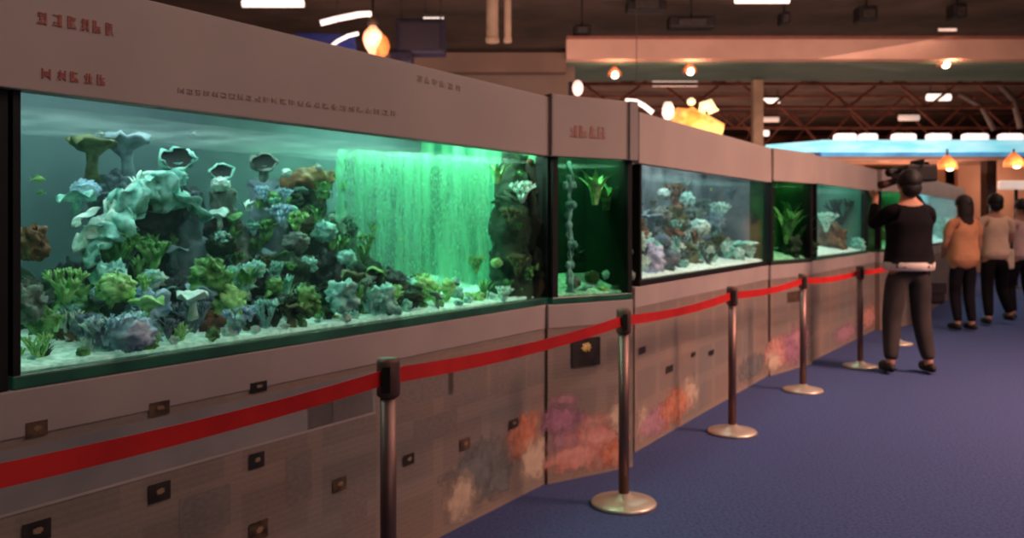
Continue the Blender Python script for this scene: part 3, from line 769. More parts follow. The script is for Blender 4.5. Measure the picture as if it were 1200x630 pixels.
# right dark rocks
core([(600,350,.16),(596,300,.16),(598,240,.18),(606,185,.2)],[.11,.10,.10,.08],'reef_rock',cm['darkgreen'],'tall dark rock wall at the right end of the long tank, left part')
core([(626,350,.10),(628,290,.10),(628,230,.10),(626,182,.12)],[.08,.08,.075,.07],'reef_rock',mat('rock_brownblack',(34,28,22),(66,52,38),scale=6,bump=.8),'tall brown black rock column at the right end of the long tank')
# foreground corals, one by one
fg = [
 (60,400,.35,'leaves',.16,'green','bushy green water plant at the left end of the long tank'),
 (38,300,.3,'rock',.05,'brown','brown rock knob against the left end of the long tank'),
 (78,352,.3,'branch',.12,'lime','lime green branching coral over the plants at the left end'),
 (30,372,.25,'rock',.06,'grey','grey rock at the left end below the brown knob'),
 (46,420,.15,'branch',.09,'lime','lime branching coral low in the left front corner of the long tank'),
 (98,428,.3,'rock',.09,'brown','brown rock between the green plants and the blue coral'),
 (118,352,.32,'brain',.032,'blue','blue white round coral held over the brown rock'),
 (112,400,.34,'leaves',.14,'green','arching green plant under the blue white round coral'),
 (164,405,.22,'rock',.07,'blue','large pale blue sloping coral rock at the front of the long tank'),
 (180,375,.26,'rock',.055,'blue','upper lobe of pale blue coral rock leaning right'),
 (178,330,.3,'brain',.03,'teal','small teal round coral on the pale blue rock'),
 (140,412,.15,'branch',.06,'teal','small teal branching coral at the foot of the pale blue rock'),
 (208,408,.12,'branch',.10,'lime','bright lime branching coral at the front right of the pale blue rock'),
 (226,392,.3,'table',.06,'olive','olive table coral behind the bright lime branching coral'),
 (252,398,.18,'rock',.05,'brown','brown rock with a pale edge in the front middle of the long tank'),
 (246,352,.24,'table',.055,'green','green table coral on the brown front rock'),
 (285,345,.24,'branch',.07,'pale','bright whitish branching coral over the front dark hollow'),
 (268,340,.26,'leaves',.10,'lime','lime leafy plant left of the whitish branching coral'),
 (300,392,.2,'rock',.06,'greyblue','grey blue low dome rock at the front middle'),
 (336,372,.2,'branch',.08,'pale','whitish branching coral standing on the gravel left of the plants'),
 (350,398,.12,'leaves',.12,'lime','lime plant spreading on the gravel in front of the green tower'),
 (378,385,.16,'branch',.11,'green','green branching coral in front of the grey green tower'),
 (400,300,.4,'leaves',.12,'green','green plant tuft on the top of the grey green tower'),
 (348,270,.42,'branch',.10,'lime','lime branching coral high on the dark green tower'),
 (372,262,.44,'leaves',.12,'green','green plant high under the tan ledge'),
 (430,292,.36,'branch',.09,'green','green branching coral at the left edge of the bubble curtain'),
 (424,345,.3,'table',.06,'grey','grey table coral at the left foot of the bubble curtain'),
 (455,372,.16,'branch',.11,'lime','lime branching coral at the foot of the bubble curtain'),
 (480,368,.2,'leaves',.10,'green','green leafy plant right of the low grey stump'),
 (505,370,.12,'brain',.035,'teal','small teal round coral on the gravel under the bubbles'),
 (520,360,.2,'branch',.08,'lime','lime branching coral on the gravel under the bubbles'),
 (548,360,.14,'branch',.09,'lime','lime branching coral right of the bubbles near the dark rocks'),
 (568,350,.14,'leaves',.13,'green','green plant at the foot of the dark rock wall'),
 (590,352,.06,'branch',.09,'pale','whitish branching coral at the right end of the gravel'),
 (582,312,.14,'brain',.03,'lime','lime round coral on the dark rock wall'),
 (558,318,.22,'branch',.10,'green','green branching coral left of the dark rock wall'),
 (596,262,.06,'branch',.10,'olive','olive branching coral hanging halfway up the dark rock wall'),
 (612,235,.05,'branch',.12,'pale','long whitish branching coral high on the dark rock wall'),
 (583,215,.1,'leaves',.14,'lime','lime plant near the water line left of the dark rock wall'),
 (606,320,.05,'branch',.12,'olive','olive branching coral low on the dark rock wall'),
]
for f in fg: put(WA,*f[:6],label=f[6])
def on(chain, n, spread, cols, where, seed, smin=.02, smax=.045, kinds=('branch','brain','rock','branch','leaves','branch','leaves','table')):
    r = random.Random(seed)
    L_ = [WA.world(WA.loc(a,b_,dd)[0]) for a,b_,dd in chain]
    for i in range(n):
        j = r.randrange(len(L_)-1); p = L_[j].lerp(L_[j+1], r.random())
        off = WA.u*r.uniform(-spread,spread)-WA.n*r.uniform(.3,1)*spread
        wp = p+Vector((off.x,off.y,r.uniform(-.02,.03)))
        kind = r.choice(kinds); col = r.choice(cols); s_ = r.uniform(smin,smax)*(1.7 if kind in ('branch','leaves') else 1)
        key = (kind,col,where)
        if key in protos:
            o = copy_tree(protos[key]); o.location = wp; o.rotation_euler.z = r.random()*6; o.scale = (s_/protos[key]['_s'],)*3
        else:
            o = putw(wp, kind, s_, col, None, None, None, r.randint(1,999), r.random()*6, where); protos[key] = o; o['_s'] = s_
protos = {}
on([(110,290,.5),(140,250,.5),(170,225,.5),(205,222,.5)],16,.06,['pale','teal','greyblue'],'on the crown of the arch rock',31,.014,.03)
on([(150,400,.62),(148,330,.62),(160,280,.58)],12,.14,['greyblue','dark','teal'],'on the left flank of the arch rock',32)
on([(232,395,.6),(236,330,.6),(228,275,.58)],14,.13,['brown','dark','greyblue','green'],'on the right flank of the arch rock',33)
on([(275,390,.55),(272,320,.55),(262,250,.55)],18,.09,['teal','greyblue','pale','green'],'on the grey tower right of the arch',34)
on([(312,390,.6),(318,320,.6),(312,250,.58),(310,225,.58)],22,.11,['teal','blue','green','lime'],'on the tower under the rightmost sponge',35)
on([(360,395,.62),(362,330,.62),(360,265,.6),(362,225,.6)],26,.13,['green','olive','lime','darkgreen','pale'],'on the tower under the tan ledge',36)
on([(410,390,.6),(412,340,.6),(404,290,.58),(396,262,.56)],24,.13,['green','olive','grey','lime','darkgreen'],'on the tower left of the bubbles',37)
on([(462,385,.5),(460,345,.5),(456,322,.5)],10,.08,['grey','green','lime'],'on the stump under the bubbles',38,.015,.03)
on([(600,350,.16),(596,300,.16),(598,240,.18),(606,190,.2)],20,.11,['olive','darkgreen','green','brown'],'on the dark rock wall of the long tank',39,.018,.035)
on([(626,350,.12),(628,290,.12),(628,230,.12),(626,190,.12)],12,.07,['olive','brown','darkgreen'],'on the brown black column of the long tank',40,.014,.03)
# countless small growth: countable filler, looks alike
def filler(W, t0, t1, zfun, n, cols, where, seed, smin=.03, smax=.07, d0=.06, d1=.6, kinds=('branch','rock','brain','leaves','branch','rock','branch','table')):
    r = random.Random(seed)
    for i in range(n):
        t_ = t0+(t1-t0)*(i+.5)/n+r.uniform(-.03,.03); d = r.uniform(d0,d1)
        lv = r.random()
        z = 0
        kind = r.choice(kinds); col = r.choice(cols(t_)); s_ = r.uniform(smin,smax)
        z = zfun(t_, d, lv)
        wp = W.world((t_,d,z))
        key = (kind,col,where)
        if kind in ('branch','leaves'): s_ *= 1.7
        if key in protos:
            o = copy_tree(protos[key]); o.location = wp; o.rotation_euler.z = r.random()*6
            k_ = s_/protos[key]['_s']; o.scale = (k_,)*3
        else:
            o = putw(wp, kind, s_, col, None, None, None, r.randint(1,999), r.random()*6, where)
            protos[key] = o; o['_s'] = s_
def base_rocks(W, pts, where):
    for i,(px,d,hh,c,l_) in enumerate(pts):
        p,_ = W.loc(px,300,d); wp = W.world((p.x,d,1.03))
        putw(wp,'rock',.095,c,l_,None,hh*.62,i+60,i*.7,where)
base_rocks(WA, [(40,.55,.17,'darkgreen','dark green rock at the back left behind the bushy green plants'),(80,.6,.2,'dark','dark rock at the back behind the lime branching coral on the left'),(112,.45,.13,'darkgreen','low dark green rock left of the pale blue coral rock'),
    (205,.35,.15,'dark','dark rock inside the hollow of the arch, low centre'),(190,.65,.2,'dark','dark rock deep inside the hollow of the arch'),(262,.35,.17,'darkgreen','dark green rock behind the brown front rock'),
    (305,.3,.15,'dark','dark rock hollow behind the grey blue dome rock'),(340,.35,.2,'darkgreen','dark green rock between the two plant towers'),(385,.35,.2,'dark','dark rock below the grey green tower'),
    (425,.35,.17,'darkgreen','dark green rock left of the low grey stump'),(456,.3,.12,'dark','low dark rock in front of the grey stump')],'in the long tank')
def zA(t_, d, lv):
    px = 600+F*(WA.A+WA.u*t_+WA.n*d).x/(WA.A+WA.u*t_+WA.n*d).y
    base = .955+.055+.1*d
    hmax = 0.03 if px < 120 else .30 if px < 430 else .05
    return base+(hmax*lv*min(1,d*2.2))
tA = lambda px: WA.t(px,.3)
def colsA(t_):
    return ['teal','pale','green','greyblue','blue','lime'] if t_ < tA(270) else ['green','lime','grey','olive','teal','darkgreen']
filler(WA, tA(60), tA(330), zA, 80, colsA, 'on the left reef of the long tank', 5)
filler(WA, tA(300), WA.t(500,.25), zA, 70, lambda t_: ['green','lime','grey','olive','darkgreen','teal'], 'on the right reef of the long tank', 6)
filler(WA, WA.t(24,.12), WA.t(560,.12), lambda t_,d,lv: .99+.10*lv*lv, 64, lambda t_: ['teal','green','lime','olive','darkgreen','greyblue','pale'] if t_ < tA(300) else ['green','lime','olive','darkgreen','teal'], 'near the glass of the long tank', 9, .022, .05, .13, .3, ('branch','leaves','rock','branch','brain'))
filler(WA, WA.t(30,.1), WA.t(610,.1), lambda t_,d,lv: 1.005, 24, lambda t_: ['teal','pale','lime','green'], 'on the front gravel of the long tank', 8, .012, .028, .06, .14, ('rock','brain','branch'))
for p_ in protos.values():
    if '_s' in p_: pass

# bubble curtain: fine bubbles nobody could count
mb = MB(); r = random.Random(3)
for i in range(4200):
    u = r.random(); col_ = int(u*70); px = 398+172*((col_+.5)/70); d = .50-.26*((px-398)/172)
    t_ = WA.t(px,d)+r.gauss(0,.006); t_ = min(t_, ta1-.05)
    z = 1.08+(1.72-1.08)*r.random()**(.3+.5*abs(math.sin(col_*2.3))); d += r.gauss(0,.02)
    s_ = r.uniform(.0009,.0022); p = (t_,max(d,.1),z)
    mb.add([(p[0]-s_,p[1],p[2]),(p[0],p[1]-s_,p[2]),(p[0]+s_,p[1],p[2]),(p[0],p[1]+s_,p[2]),(p[0],p[1],p[2]+s_*5),(p[0],p[1],p[2]-s_*5)],
           [(0,1,4),(1,2,4),(2,3,4),(3,0,4),(1,0,5),(2,1,5),(3,2,5),(0,3,5)])
nb = len(mb.f)
vs, fs = [], []; nx, nz = 60, 24
for k2 in range(2):
    off = k2*nx*nz
    for i in range(nx):
        px = 396+176*i/(nx-1); d = .52-.26*((px-398)/172)-.04*k2
        t_ = min(WA.t(px,d), ta1-.04)
        for j2 in range(nz):
            vs.append((t_+.01*math.sin(j2*.9+i), d+.012*math.sin(i*1.7+k2), 1.06+.675*j2/(nz-1)))
    for i in range(nx-1):
        for j2 in range(nz-1):
            a = off+i*nz+j2; fs.append((a,a+nz,a+nz+1,a+1))
mb.add(vs,fs)
o = mb.build('bubble_curtain', mat('bubble_green',(120,220,170),(170,240,200),rough=.2,emis=.03), loc=(WA.A.x,WA.A.y,0)); o.rotation_euler = (0,0,WA.rz)
mist, nt, out = nodes('bubble_mist')
tc = nt.nodes.new('ShaderNodeTexCoord'); mp = nt.nodes.new('ShaderNodeMapping'); mp.inputs['Scale'].default_value = (16,16,1.6); nt.links.new(tc.outputs['Object'], mp.inputs[0])
no = nt.nodes.new('ShaderNodeTexNoise'); no.inputs['Scale'].default_value = 1; no.inputs['Detail'].default_value = 4; nt.links.new(mp.outputs[0], no.inputs[0])
mr = nt.nodes.new('ShaderNodeMapRange'); mr.inputs[1].default_value = .38; mr.inputs[2].default_value = .66; mr.inputs[3].default_value = .08; mr.inputs[4].default_value = .62; nt.links.new(no.outputs[0], mr.inputs[0])
tr = nt.nodes.new('ShaderNodeBsdfTransparent'); tl = nt.nodes.new('ShaderNodeBsdfTranslucent'); df = nt.nodes.new('ShaderNodeBsdfDiffuse')
for n_ in (tl,df): n_.inputs[0].default_value = (*lin((150,236,196)),1)
m1 = nt.nodes.new('ShaderNodeMixShader'); nt.links.new(tl.outputs[0], m1.inputs[1]); nt.links.new(df.outputs[0], m1.inputs[2])
m2 = nt.nodes.new('ShaderNodeMixShader'); nt.links.new(mr.outputs[0], m2.inputs[0]); nt.links.new(tr.outputs[0], m2.inputs[1]); nt.links.new(m1.outputs[0], m2.inputs[2]); nt.links.new(m2.outputs[0], out.inputs[0])
o.data.materials.append(mist)
for i_ in range(nb, len(o.data.polygons)): o.data.polygons[i_].material_index = 1; o.data.polygons[i_].use_smooth = True
tag(o, 'curtain of fine green lit bubbles rising in the right half of the long tank', 'bubbles', kind='stuff')

# fish
def fish(W, px, py, d, ln, c, label, where=None, face=1, hm=None):
    p, Y = W.loc(px,py,d); wp = W.world(p)
    t = thing('fish', label, 'fish', wp, W.rz+(0 if face > 0 else PI))
    mb = MB(); n = 9; prof = [.02,.42,.78,.98,1,.86,.6,.32,.16]
    vs, fs, sg = [], [], 12
    for i in range(n):
        x = ln*(.5-i/(n-1)*.82)
        for k in range(sg):
            a = 2*PI*k/sg; vs.append((x, ln*.10*prof[i]*math.cos(a), ln*.21*prof[i]*math.sin(a)))
    for i in range(n-1):
        for k in range(sg): fs.append((i*sg+k,(i+1)*sg+k,(i+1)*sg+(k+1)%sg,i*sg+(k+1)%sg))
    fs.append(tuple(range(sg))); fs.append(tuple((n-1)*sg+k for k in range(sg)))
    mb.add(vs,fs).build('body', cm[c], t, smooth=True)
    MB().add([(-ln*.3,0,0),(-ln*.5,0,ln*.16),(-ln*.44,0,0),(-ln*.5,0,-ln*.16)],[(0,1,2),(0,2,3)]).build('tail_fin', cm[c], t)
    MB().add([(ln*.18,0,ln*.19),(0,0,ln*.33),(-ln*.2,0,ln*.24),(-ln*.2,0,ln*.1)],[(0,1,2,3)]).build('dorsal_fin', cm[c], t)
    MB().ball((ln*.36,-ln*.055,ln*.03),ln*.022,8,6).build('eye', cm['hole'], t, smooth=True)
    return t
fish(WA,44,210,.35,.05,'lime','small bright lime fish near the left end of the long tank')
fish(WA,48,226,.4,.035,'green','tiny green fish just below the bright lime fish',face=-1)
fish(WA,118,157,.3,.035,'pale','tiny fish shaped white highlight near the water surface at upper left')  # fish shape standing in for a white highlight
fish(WA,228,157,.3,.03,'pale','tiny fish shaped white highlight near the surface above the cup sponges',face=-1)  # another highlight modelled as a small fish shape
fish(WA,372,196,.3,.06,'pale','white fish above the tan ledge rock')
fish(WA,462,254,.4,.05,'teal','teal fish in the bubble curtain')
fish(WA,470,280,.3,.03,'lime','tiny lime fish low in the bubble curtain',face=-1)

# --- narrow green tank
put(WB,697,240,.12,'leaves',.27,'lime','bright lime plant clump floating high in the narrow green tank',where='')
put(WB,710,246,.16,'leaves',.22,'green','green plant tuft under the bright lime clump in the narrow green tank')
o = core([(664,330,.1),(662,260,.1),(664,215,.12),(668,186,.12)],[.01,.012,.016,.03],'driftwood',cm['teal'],'pale teal vertical weed strand at the left of the narrow green tank','plant') if False else None
p0 = WB.world(WB.loc(668,345,.08)[0])
mb = MB(); rr = random.Random(4)
for k_ in range(5):
    pts = [(rr.uniform(-.02,.02)+.012*math.sin(i*1.3+k_), rr.uniform(-.01,.01), i*.055) for i in range(13 if k_ else 14)]
    mb.tube(pts,[.006+.004*math.sin(i) for i in range(len(pts)-1)]+[.012],6)
    for i in range(3,len(pts),2): mb.ball(pts[i],(.016,.01,.022),8,6,.3,3,i)
tag(mb.build('water_plant', cm['teal'], smooth=True, loc=p0),'tall pale teal weed strand up the left side of the narrow green tank','plant')
for (px,py,d,kd,s_,c,l_) in ((672,336,.12,'brain',.040,'grey','grey round stone at left in the narrow green tank'),(694,330,.2,'brain',.044,'olive','olive round stone in the middle of the narrow green tank'),
    (714,326,.2,'brain',.040,'pale','whitish round stone at right in the narrow green tank'),(685,346,.08,'table',.04,'teal','pale teal cone shaped coral at the front of the narrow green tank'),
    (706,344,.1,'brain',.032,'lime','small lime stone at the front of the narrow green tank'),(722,343,.1,'brain',.032,'olive','small olive stone at the front right of the narrow green tank'),
    (736,328,.14,'brain',.042,'grey','grey stone by the right post of the narrow green tank'),(705,306,.3,'branch',.08,'green','green branching coral behind the stones of the narrow green tank'),
    (730,300,.26,'rock',.05,'darkgreen','dark green rock behind the stones of the narrow green tank'),(676,306,.3,'rock',.05,'darkgreen','dark green rock at left behind the stones of the narrow tank'),
    (690,350,.05,'brain',.018,'pale','small white pebble at the very front of the narrow green tank')):
    put(WB,px,py,d,kd,s_,c,l_)
# --- grey lit tank
for (px,py,d,kd,s_,c,l_) in (
    (762,318,.15,'rock',.10,'lav','lavender white boulder at the left of the grey lit tank'),(775,326,.2,'rock',.09,'grey','grey rock under the lavender boulder'),
    (758,300,.3,'brain',.07,'lav','round lavender coral behind the lavender boulder'),(765,268,.3,'table',.08,'greyblue','grey blue table coral over the lavender boulder'),
    (800,318,.3,'rock',.12,'olive','olive rock left of centre in the grey lit tank'),(824,312,.35,'rock',.12,'brown','brown rock at the centre of the grey lit tank'),
    (812,268,.35,'branch',.2,'grey','grey branching coral at the centre of the grey lit tank'),(790,240,.4,'branch',.2,'brown','reddish brown branching coral high at left in the grey lit tank'),
    (846,306,.3,'rock',.12,'grey','grey rock right of centre in the grey lit tank'),(840,262,.35,'branch',.22,'pale','whitish branching coral leaning right in the grey lit tank'),
    (868,306,.15,'table',.14,'teal','pale teal hooded coral at the right of the grey lit tank'),(880,304,.15,'branch',.14,'teal','teal branching coral beside the hooded coral'),
    (895,290,.12,'branch',.2,'lime','lime branching coral in the right end of the grey lit tank'),(858,240,.35,'branch',.18,'greyblue','grey blue branching coral high at right in the grey lit tank'),
    (815,322,.1,'branch',.07,'lime','small lime coral on the white gravel of the grey lit tank'),(836,318,.1,'leaves',.08,'green','small green plant on the white gravel of the grey lit tank'),
    (778,232,.35,'brain',.05,'pale','white round coral at upper left of the grey lit tank')):
    put(WC,px,py,d,kd,s_,c,l_)
def zC(t_,d,lv): return 1.05+.58*lv*min(1,d*1.8)
filler(WC, .25, WC.L-.45, zC, 110, lambda t_: ['grey','greyblue','pale','olive','brown','teal'], 'on the reef of the grey lit tank', 12, .03, .10, .12, .5, ('branch','rock','brain','leaves','branch'))
fish(WC,806,215,.15,.07,'pale','white fish near the surface of the grey lit tank')
fish(WC,833,222,.15,.06,'lime','yellow green fish right of the white fish in the grey lit tank')
# --- mossy tank
for (px,py,d,kd,s_,c,l_) in ((922,292,.15,'leaves',.55,'green','tall green leafy plant at left in the narrow mossy tank'),(936,296,.15,'leaves',.5,'green','tall green leafy plant at right in the narrow mossy tank'),
    (930,262,.2,'leaves',.3,'lime','lime plant tips near the surface of the narrow mossy tank'),(925,302,.15,'rock',.12,'darkgreen','dark green rock at the foot of the mossy tank plants'),(944,300,.15,'rock',.1,'darkgreen','second dark green rock by the right post of the mossy tank')):
    put(WD,px,py,d,kd,s_,c,l_)
# --- sea green tank
for (px,py,d,kd,s_,c,l_) in ((975,296,.3,'rock',.2,'brown','reddish brown rock at the left of the sea green tank'),(988,292,.35,'rock',.22,'darkgreen','dark green rock at the centre of the sea green tank'),
    (985,262,.3,'branch',.35,'darkgreen','dark green branching coral at the centre of the sea green tank'),(968,270,.3,'branch',.25,'pale','whitish branching coral at the left of the sea green tank'),
    (1000,290,.25,'branch',.3,'green','green branching coral at the right of the sea green tank'),(1006,295,.1,'rock',.1,'teal','teal rock by the right post of the sea green tank'),(996,240,.3,'table',.16,'grey','grey table coral near the surface of the sea green tank')):
    put(WE,px,py,d,kd,s_,c,l_)
put(WF,1046,290,.15,'leaves',.5,'lime','lime plant in the small tank behind the cameraman')
put(WG,1104,282,.2,'branch',.5,'teal','teal branching coral in the farthest tank of the row')
put(WG,1112,284,.2,'rock',.25,'pale','whitish rock in the farthest tank of the row')
for o in bpy.data.objects:
    if '_s' in o: del o['_s']

# ------------------------------------------------------------------ stanchions with the red belt
steel = mat('steel_post', (112,84,80), (130,100,94), scale=3, rough=.42, metal=.7)
steel_b = mat('steel_base', (180,160,146), (204,182,164), scale=3, rough=.35, metal=.6)
headm = mat('belt_head', (92,64,56), (116,86,76), rough=.5, metal=.15)
belt_m = mat('belt_red', (168,20,20), (192,30,28), scale=5, rough=.6)
posts = [(-431,1.27),(455,2.7),(731,4.217),(858,5.645),(941,7.035),(1008,8.19),(1052,9.7)]
plab = ['steel belt post outside the left edge of the view','steel belt post nearest the camera, at left centre','steel belt post with its round base in front of the narrow green tank',
        'steel belt post in front of the grey lit tank','steel belt post in front of the narrow mossy tank','steel belt post just left of the cameraman','steel belt post beyond the cameraman']
XY = [Vector(((px-600)*Y/F if i else -1.31, Y, 0)) for i,(px,Y) in enumerate(posts)]
for i, v in enumerate(XY):
    t = thing('stanchion', plab[i], 'stanchion', v, 0, 'belt posts along the tanks')
    MB().lathe([(.16,0),(.162,.012),(.155,.02),(.10,.032),(.045,.045),(.03,.06)],32).build('base', steel_b, t, smooth=True)
    MB().lathe([(.026,.04),(.026,.86)],20).build('pole', steel, t, smooth=True)
    MB().lathe([(.03,.845),(.037,.852),(.037,.955),(.033,.967),(.001,.968)],20).build('head', headm, t, smooth=True)
    hd = [c_ for c_ in t.children if c_.name.startswith('head')][0]
    MB().box((-.012,-.045,.865),(.012,-.034,.945)).build('belt_clip', dark, hd)
    if i+1 < len(XY):
        d = XY[i+1]-v; L_ = d.length; d.normalize(); vs = []; n = 24
        side = Vector((d.y,-d.x,0))
        for k in range(n+1):
            u = k/n; p = d*(.036+(L_-.072)*u); sag = -.022*4*u*(1-u); tw = .12*math.sin(u*PI*2+i)
            off = side*math.sin(tw)*.024; hz = .0245*math.cos(tw)
            z = .908+sag
            vs += [p+Vector((0,0,z-hz))+off, p+Vector((0,0,z+hz))-off, p+Vector((0,0,z+hz))-off+side*.0015, p+Vector((0,0,z-hz))+off+side*.0015]
        fs = []
        for k in range(n):
            a = k*4; b_ = a+4
            fs += [(a,b_,b_+1,a+1),(a+1,b_+1,b_+2,a+2),(a+2,b_+2,b_+3,a+3),(a+3,b_+3,b_,a)]
        o = MB().add(vs,fs).build('belt', belt_m, t, smooth=False); o['label'] = 'red fabric belt'

# ------------------------------------------------------------------ people
def skin(name, J, E, m, parent, root, sub=2):
    keys = list(J); idx = {k_:i for i,k_ in enumerate(keys)}
    me = bpy.data.meshes.new(name)
    me.from_pydata([J[k_][0] for k_ in keys], [(idx[a],idx[b_]) for a,b_ in E], [])
    o = bpy.data.objects.new(name, me); C.objects.link(o)
    sk = o.modifiers.new('s','SKIN'); sk.use_smooth_shade = True
    sv = me.skin_vertices[0].data
    for k_ in keys:
        r = J[k_][1]; sv[idx[k_]].radius = r if isinstance(r,tuple) else (r,r)
    roots = root if isinstance(root,list) else [root]
    for r in roots: sv[idx[r]].use_root = True
    sb = o.modifiers.new('u','SUBSURF'); sb.levels = sub; sb.render_levels = sub
    dg = bpy.context.evaluated_depsgraph_get(); dg.update()
    nm = bpy.data.meshes.new_from_object(o.evaluated_get(dg))
    o.modifiers.clear(); o.data = nm; nm.materials.clear(); nm.materials.append(m)
    for p in nm.polygons: p.use_smooth = True
    o.parent = parent
    return o
skin_m = mat('skin', (176,120,96), (192,134,108), scale=6, rough=.6)
def person(lab, loc, rz, H, arms, legs, top_m, bot_m, hair_m, hair='short', sleeve='long', head_tilt=(0,0), group=None, topw=1.0, hem=.50, shoe_m=None, botr=1.0):
    """arms: {'l':(elbow,hand),'r':...}; legs: {'l':(knee,ankle)}; facing local +Y; units of 1.75 m figure"""
    t = thing('person', lab, 'person', loc, rz, None, H/1.75)
    V = Vector
    J = {'pel':(V((0,0,.95)),(.128,.092)),'waist':(V((0,0,1.08)),(.118,.088)),'chest':(V((0,.0,1.28)),(.155,.11)),'neckb':(V((0,-.01,1.44)),(.09,.075)),'neck':(V((0,0,1.50)),(.055,.055)),
         'jaw':(V((0,.02,1.56)),(.062,.075)),'head':(V((0,.015,1.64)),(.078,.095)),'crown':(V((0,.01,1.71)),(.06,.075))}
    E = [('pel','waist'),('waist','chest'),('chest','neckb'),('neckb','neck'),('neck','jaw'),('jaw','head'),('head','crown')]
    JT = {'hem':(V((0,0,hem*1.75)),(.138*topw,.100*topw)),'pel':(V((0,0,.98)),(.16*topw,.12*topw)),'waist':(V((0,0,1.10)),(.15*topw,.115*topw)),'chest':(V((0,0,1.29)),(.172*topw,.125*topw)),'neckb':(V((0,-.01,1.43)),(.12,.09)),'neck':(V((0,-.005,1.475)),(.066,.062))}
    ET = [('hem','pel'),('pel','waist'),('waist','chest'),('chest','neckb'),('neckb','neck')]
    JB = {'pel':(V((0,0,.97)),(.152*botr,.118*botr)),'cr':(V((0,0,.90)),(.15*botr,.12*botr))}; EB = [('pel','cr')]
    roots = ['pel']
    for s, sg in (('l',-1),('r',1)):
        kn, an = legs[s]
        hip = V((sg*.095,0,.88)); kn = V(kn); an = V(an)
        toe = an+V((sg*.03,.14,-.045))
        J['hip'+s] = (hip,.09); J['kn'+s] = (kn,.046); J['calf'+s] = (kn.lerp(an,.35)+V((0,-.012,0)),.044); J['an'+s] = (an,.038); J['toe'+s] = (toe,.032)
        E += [('pel','hip'+s),('hip'+s,'kn'+s),('kn'+s,'calf'+s),('calf'+s,'an'+s),('an'+s,'toe'+s)]
        JB['hip'+s] = (hip,.105*botr); JB['kn'+s] = (kn,.080*botr); JB['sh'+s] = (kn.lerp(an,.6),.068*botr); JB['an'+s] = (an+V((0,-.005,.03)),.052*botr)
        EB += [('cr','hip'+s),('hip'+s,'kn'+s),('kn'+s,'sh'+s),('sh'+s,'an'+s)]
        el, ha = V(arms[s][0]), V(arms[s][1])
        sh = V((sg*.175,0,1.40))
        J['sh'+s] = (sh,.058); J['el'+s] = (el,.042); J['wr'+s] = (ha,.027)
        fd = (ha-el).normalized(); J['pa'+s] = (ha+fd*.075,(.034,.022))
        E += [('neckb','sh'+s),('sh'+s,'el'+s),('el'+s,'wr'+s),('wr'+s,'pa'+s)]
        sd = fd.cross(V((0,1,.3))).normalized()
        nrm = sd.cross(fd).normalized()
        for q in range(4):
            b0 = ha+fd*.07+sd*(q-1.5)*.018; ln = (.062,.075,.08,.066)[q]
            for w_, pt in enumerate((b0, b0+fd*ln*.5, b0+fd*ln*.85+nrm*ln*.35)): J[f'f{s}{q}{w_}'] = (pt,.0085-.001*w_)
            E += [(f'f{s}{q}0',f'f{s}{q}1'),(f'f{s}{q}1',f'f{s}{q}2')]; roots.append(f'f{s}{q}0')
        b0 = ha+fd*.03+sd*.025
        J[f't{s}0'] = (b0,.011); J[f't{s}1'] = (b0+fd*.025+sd*.03,.010); J[f't{s}2'] = (b0+fd*.055+sd*.035+nrm*.01,.009)
        E += [(f't{s}0',f't{s}1'),(f't{s}1',f't{s}2')]; roots.append(f't{s}0')
        JT['sh'+s] = (sh,.072); ET += [('neckb','sh'+s)]
        if sleeve == 'long':
            JT['el'+s] = (el,.056); JT['wr'+s] = (el.lerp(ha,.9),.042); ET += [('sh'+s,'el'+s),('el'+s,'wr'+s)]
        else:
            JT['el'+s] = (sh.lerp(el,.72),.064); ET += [('sh'+s,'el'+s)]
    skin('body', J, E, skin_m, t, roots)
    skin('trousers', JB, EB, bot_m, t, 'pel')
    tp = skin('top', JT, ET, top_m, t, 'waist')
    for v in tp.data.vertices:
        if v.co.z < 1.0:
            e_ = math.sqrt((v.co.x/(.158*topw))**2+(v.co.y/(.122*topw))**2)
            if e_ > 1: v.co.x /= e_; v.co.y /= e_
    for s in 'lr':
        an = J['an'+s][0]; MB_ = MB().ball((an.x+(.012 if s == 'r' else -.012), an.y+.055, max(an.z-.065,.0)+.035), (.05,.135,.055), 16, 10, zmin=-.62)
        MB_.build('shoe', shoe_m or dark, t, smooth=True)
    # face
    mb = MB(); mb.ball((0,.115,1.625),(.014,.022,.022),8,6); mb.build('nose', skin_m, t, smooth=True)
    for sg in (-1,1):
        MB().ball((sg*.03,.098,1.645),(.013,.012,.008),8,6).build('eye', dark, t, smooth=True)
        MB().ball((sg*.083,.0,1.625),(.012,.022,.034),8,6).build('ear', skin_m, t, smooth=True)
    MB().ball((0,.103,1.575),(.024,.01,.006),8,6).build('mouth', mat('lips',(140,70,64)), t, smooth=True)
    mb = MB()
    mb.ball((0,-.012,1.665),(.098,.115,.105),22,14,.08,4,2,zmin=-.5)
    if hair == 'long':
        mb.ball((0,-.055,1.56),(.10,.07,.20),20,14,.12,3,5)
        mb.ball((.0,-.075,1.44),(.085,.05,.16),18,12,.12,3,6)
    elif hair == 'tail':
        mb.ball((0,-.12,1.62),(.045,.05,.06),14,10,.1,3,5); mb.tube([(0,-.13,1.60),(0,-.155,1.52),(0,-.14,1.42)],[.03,.035,.012],10)
    else:
        mb.ball((0,-.05,1.60),(.085,.07,.08),18,12,.08,4,3)
    mb.build('hair', hair_m, t, smooth=True)
    return t
blackc = mat('cloth_black', (17,14,17), (26,22,24), scale=6, rough=.9, spec=.1)
greyc = mat('cloth_darkgrey', (50,44,44), (64,56,54), scale=5, rough=.9, spec=.1)
navyc = mat('cloth_navyblack', (22,18,24), (34,28,34), scale=5, rough=.9, spec=.1)
orangec = mat('cloth_orange_tan', (196,128,92), (216,150,112), scale=5, rough=.9, spec=.1)
creamc = mat('cloth_cream', (208,168,140), (224,186,160), scale=5, rough=.9, spec=.1)
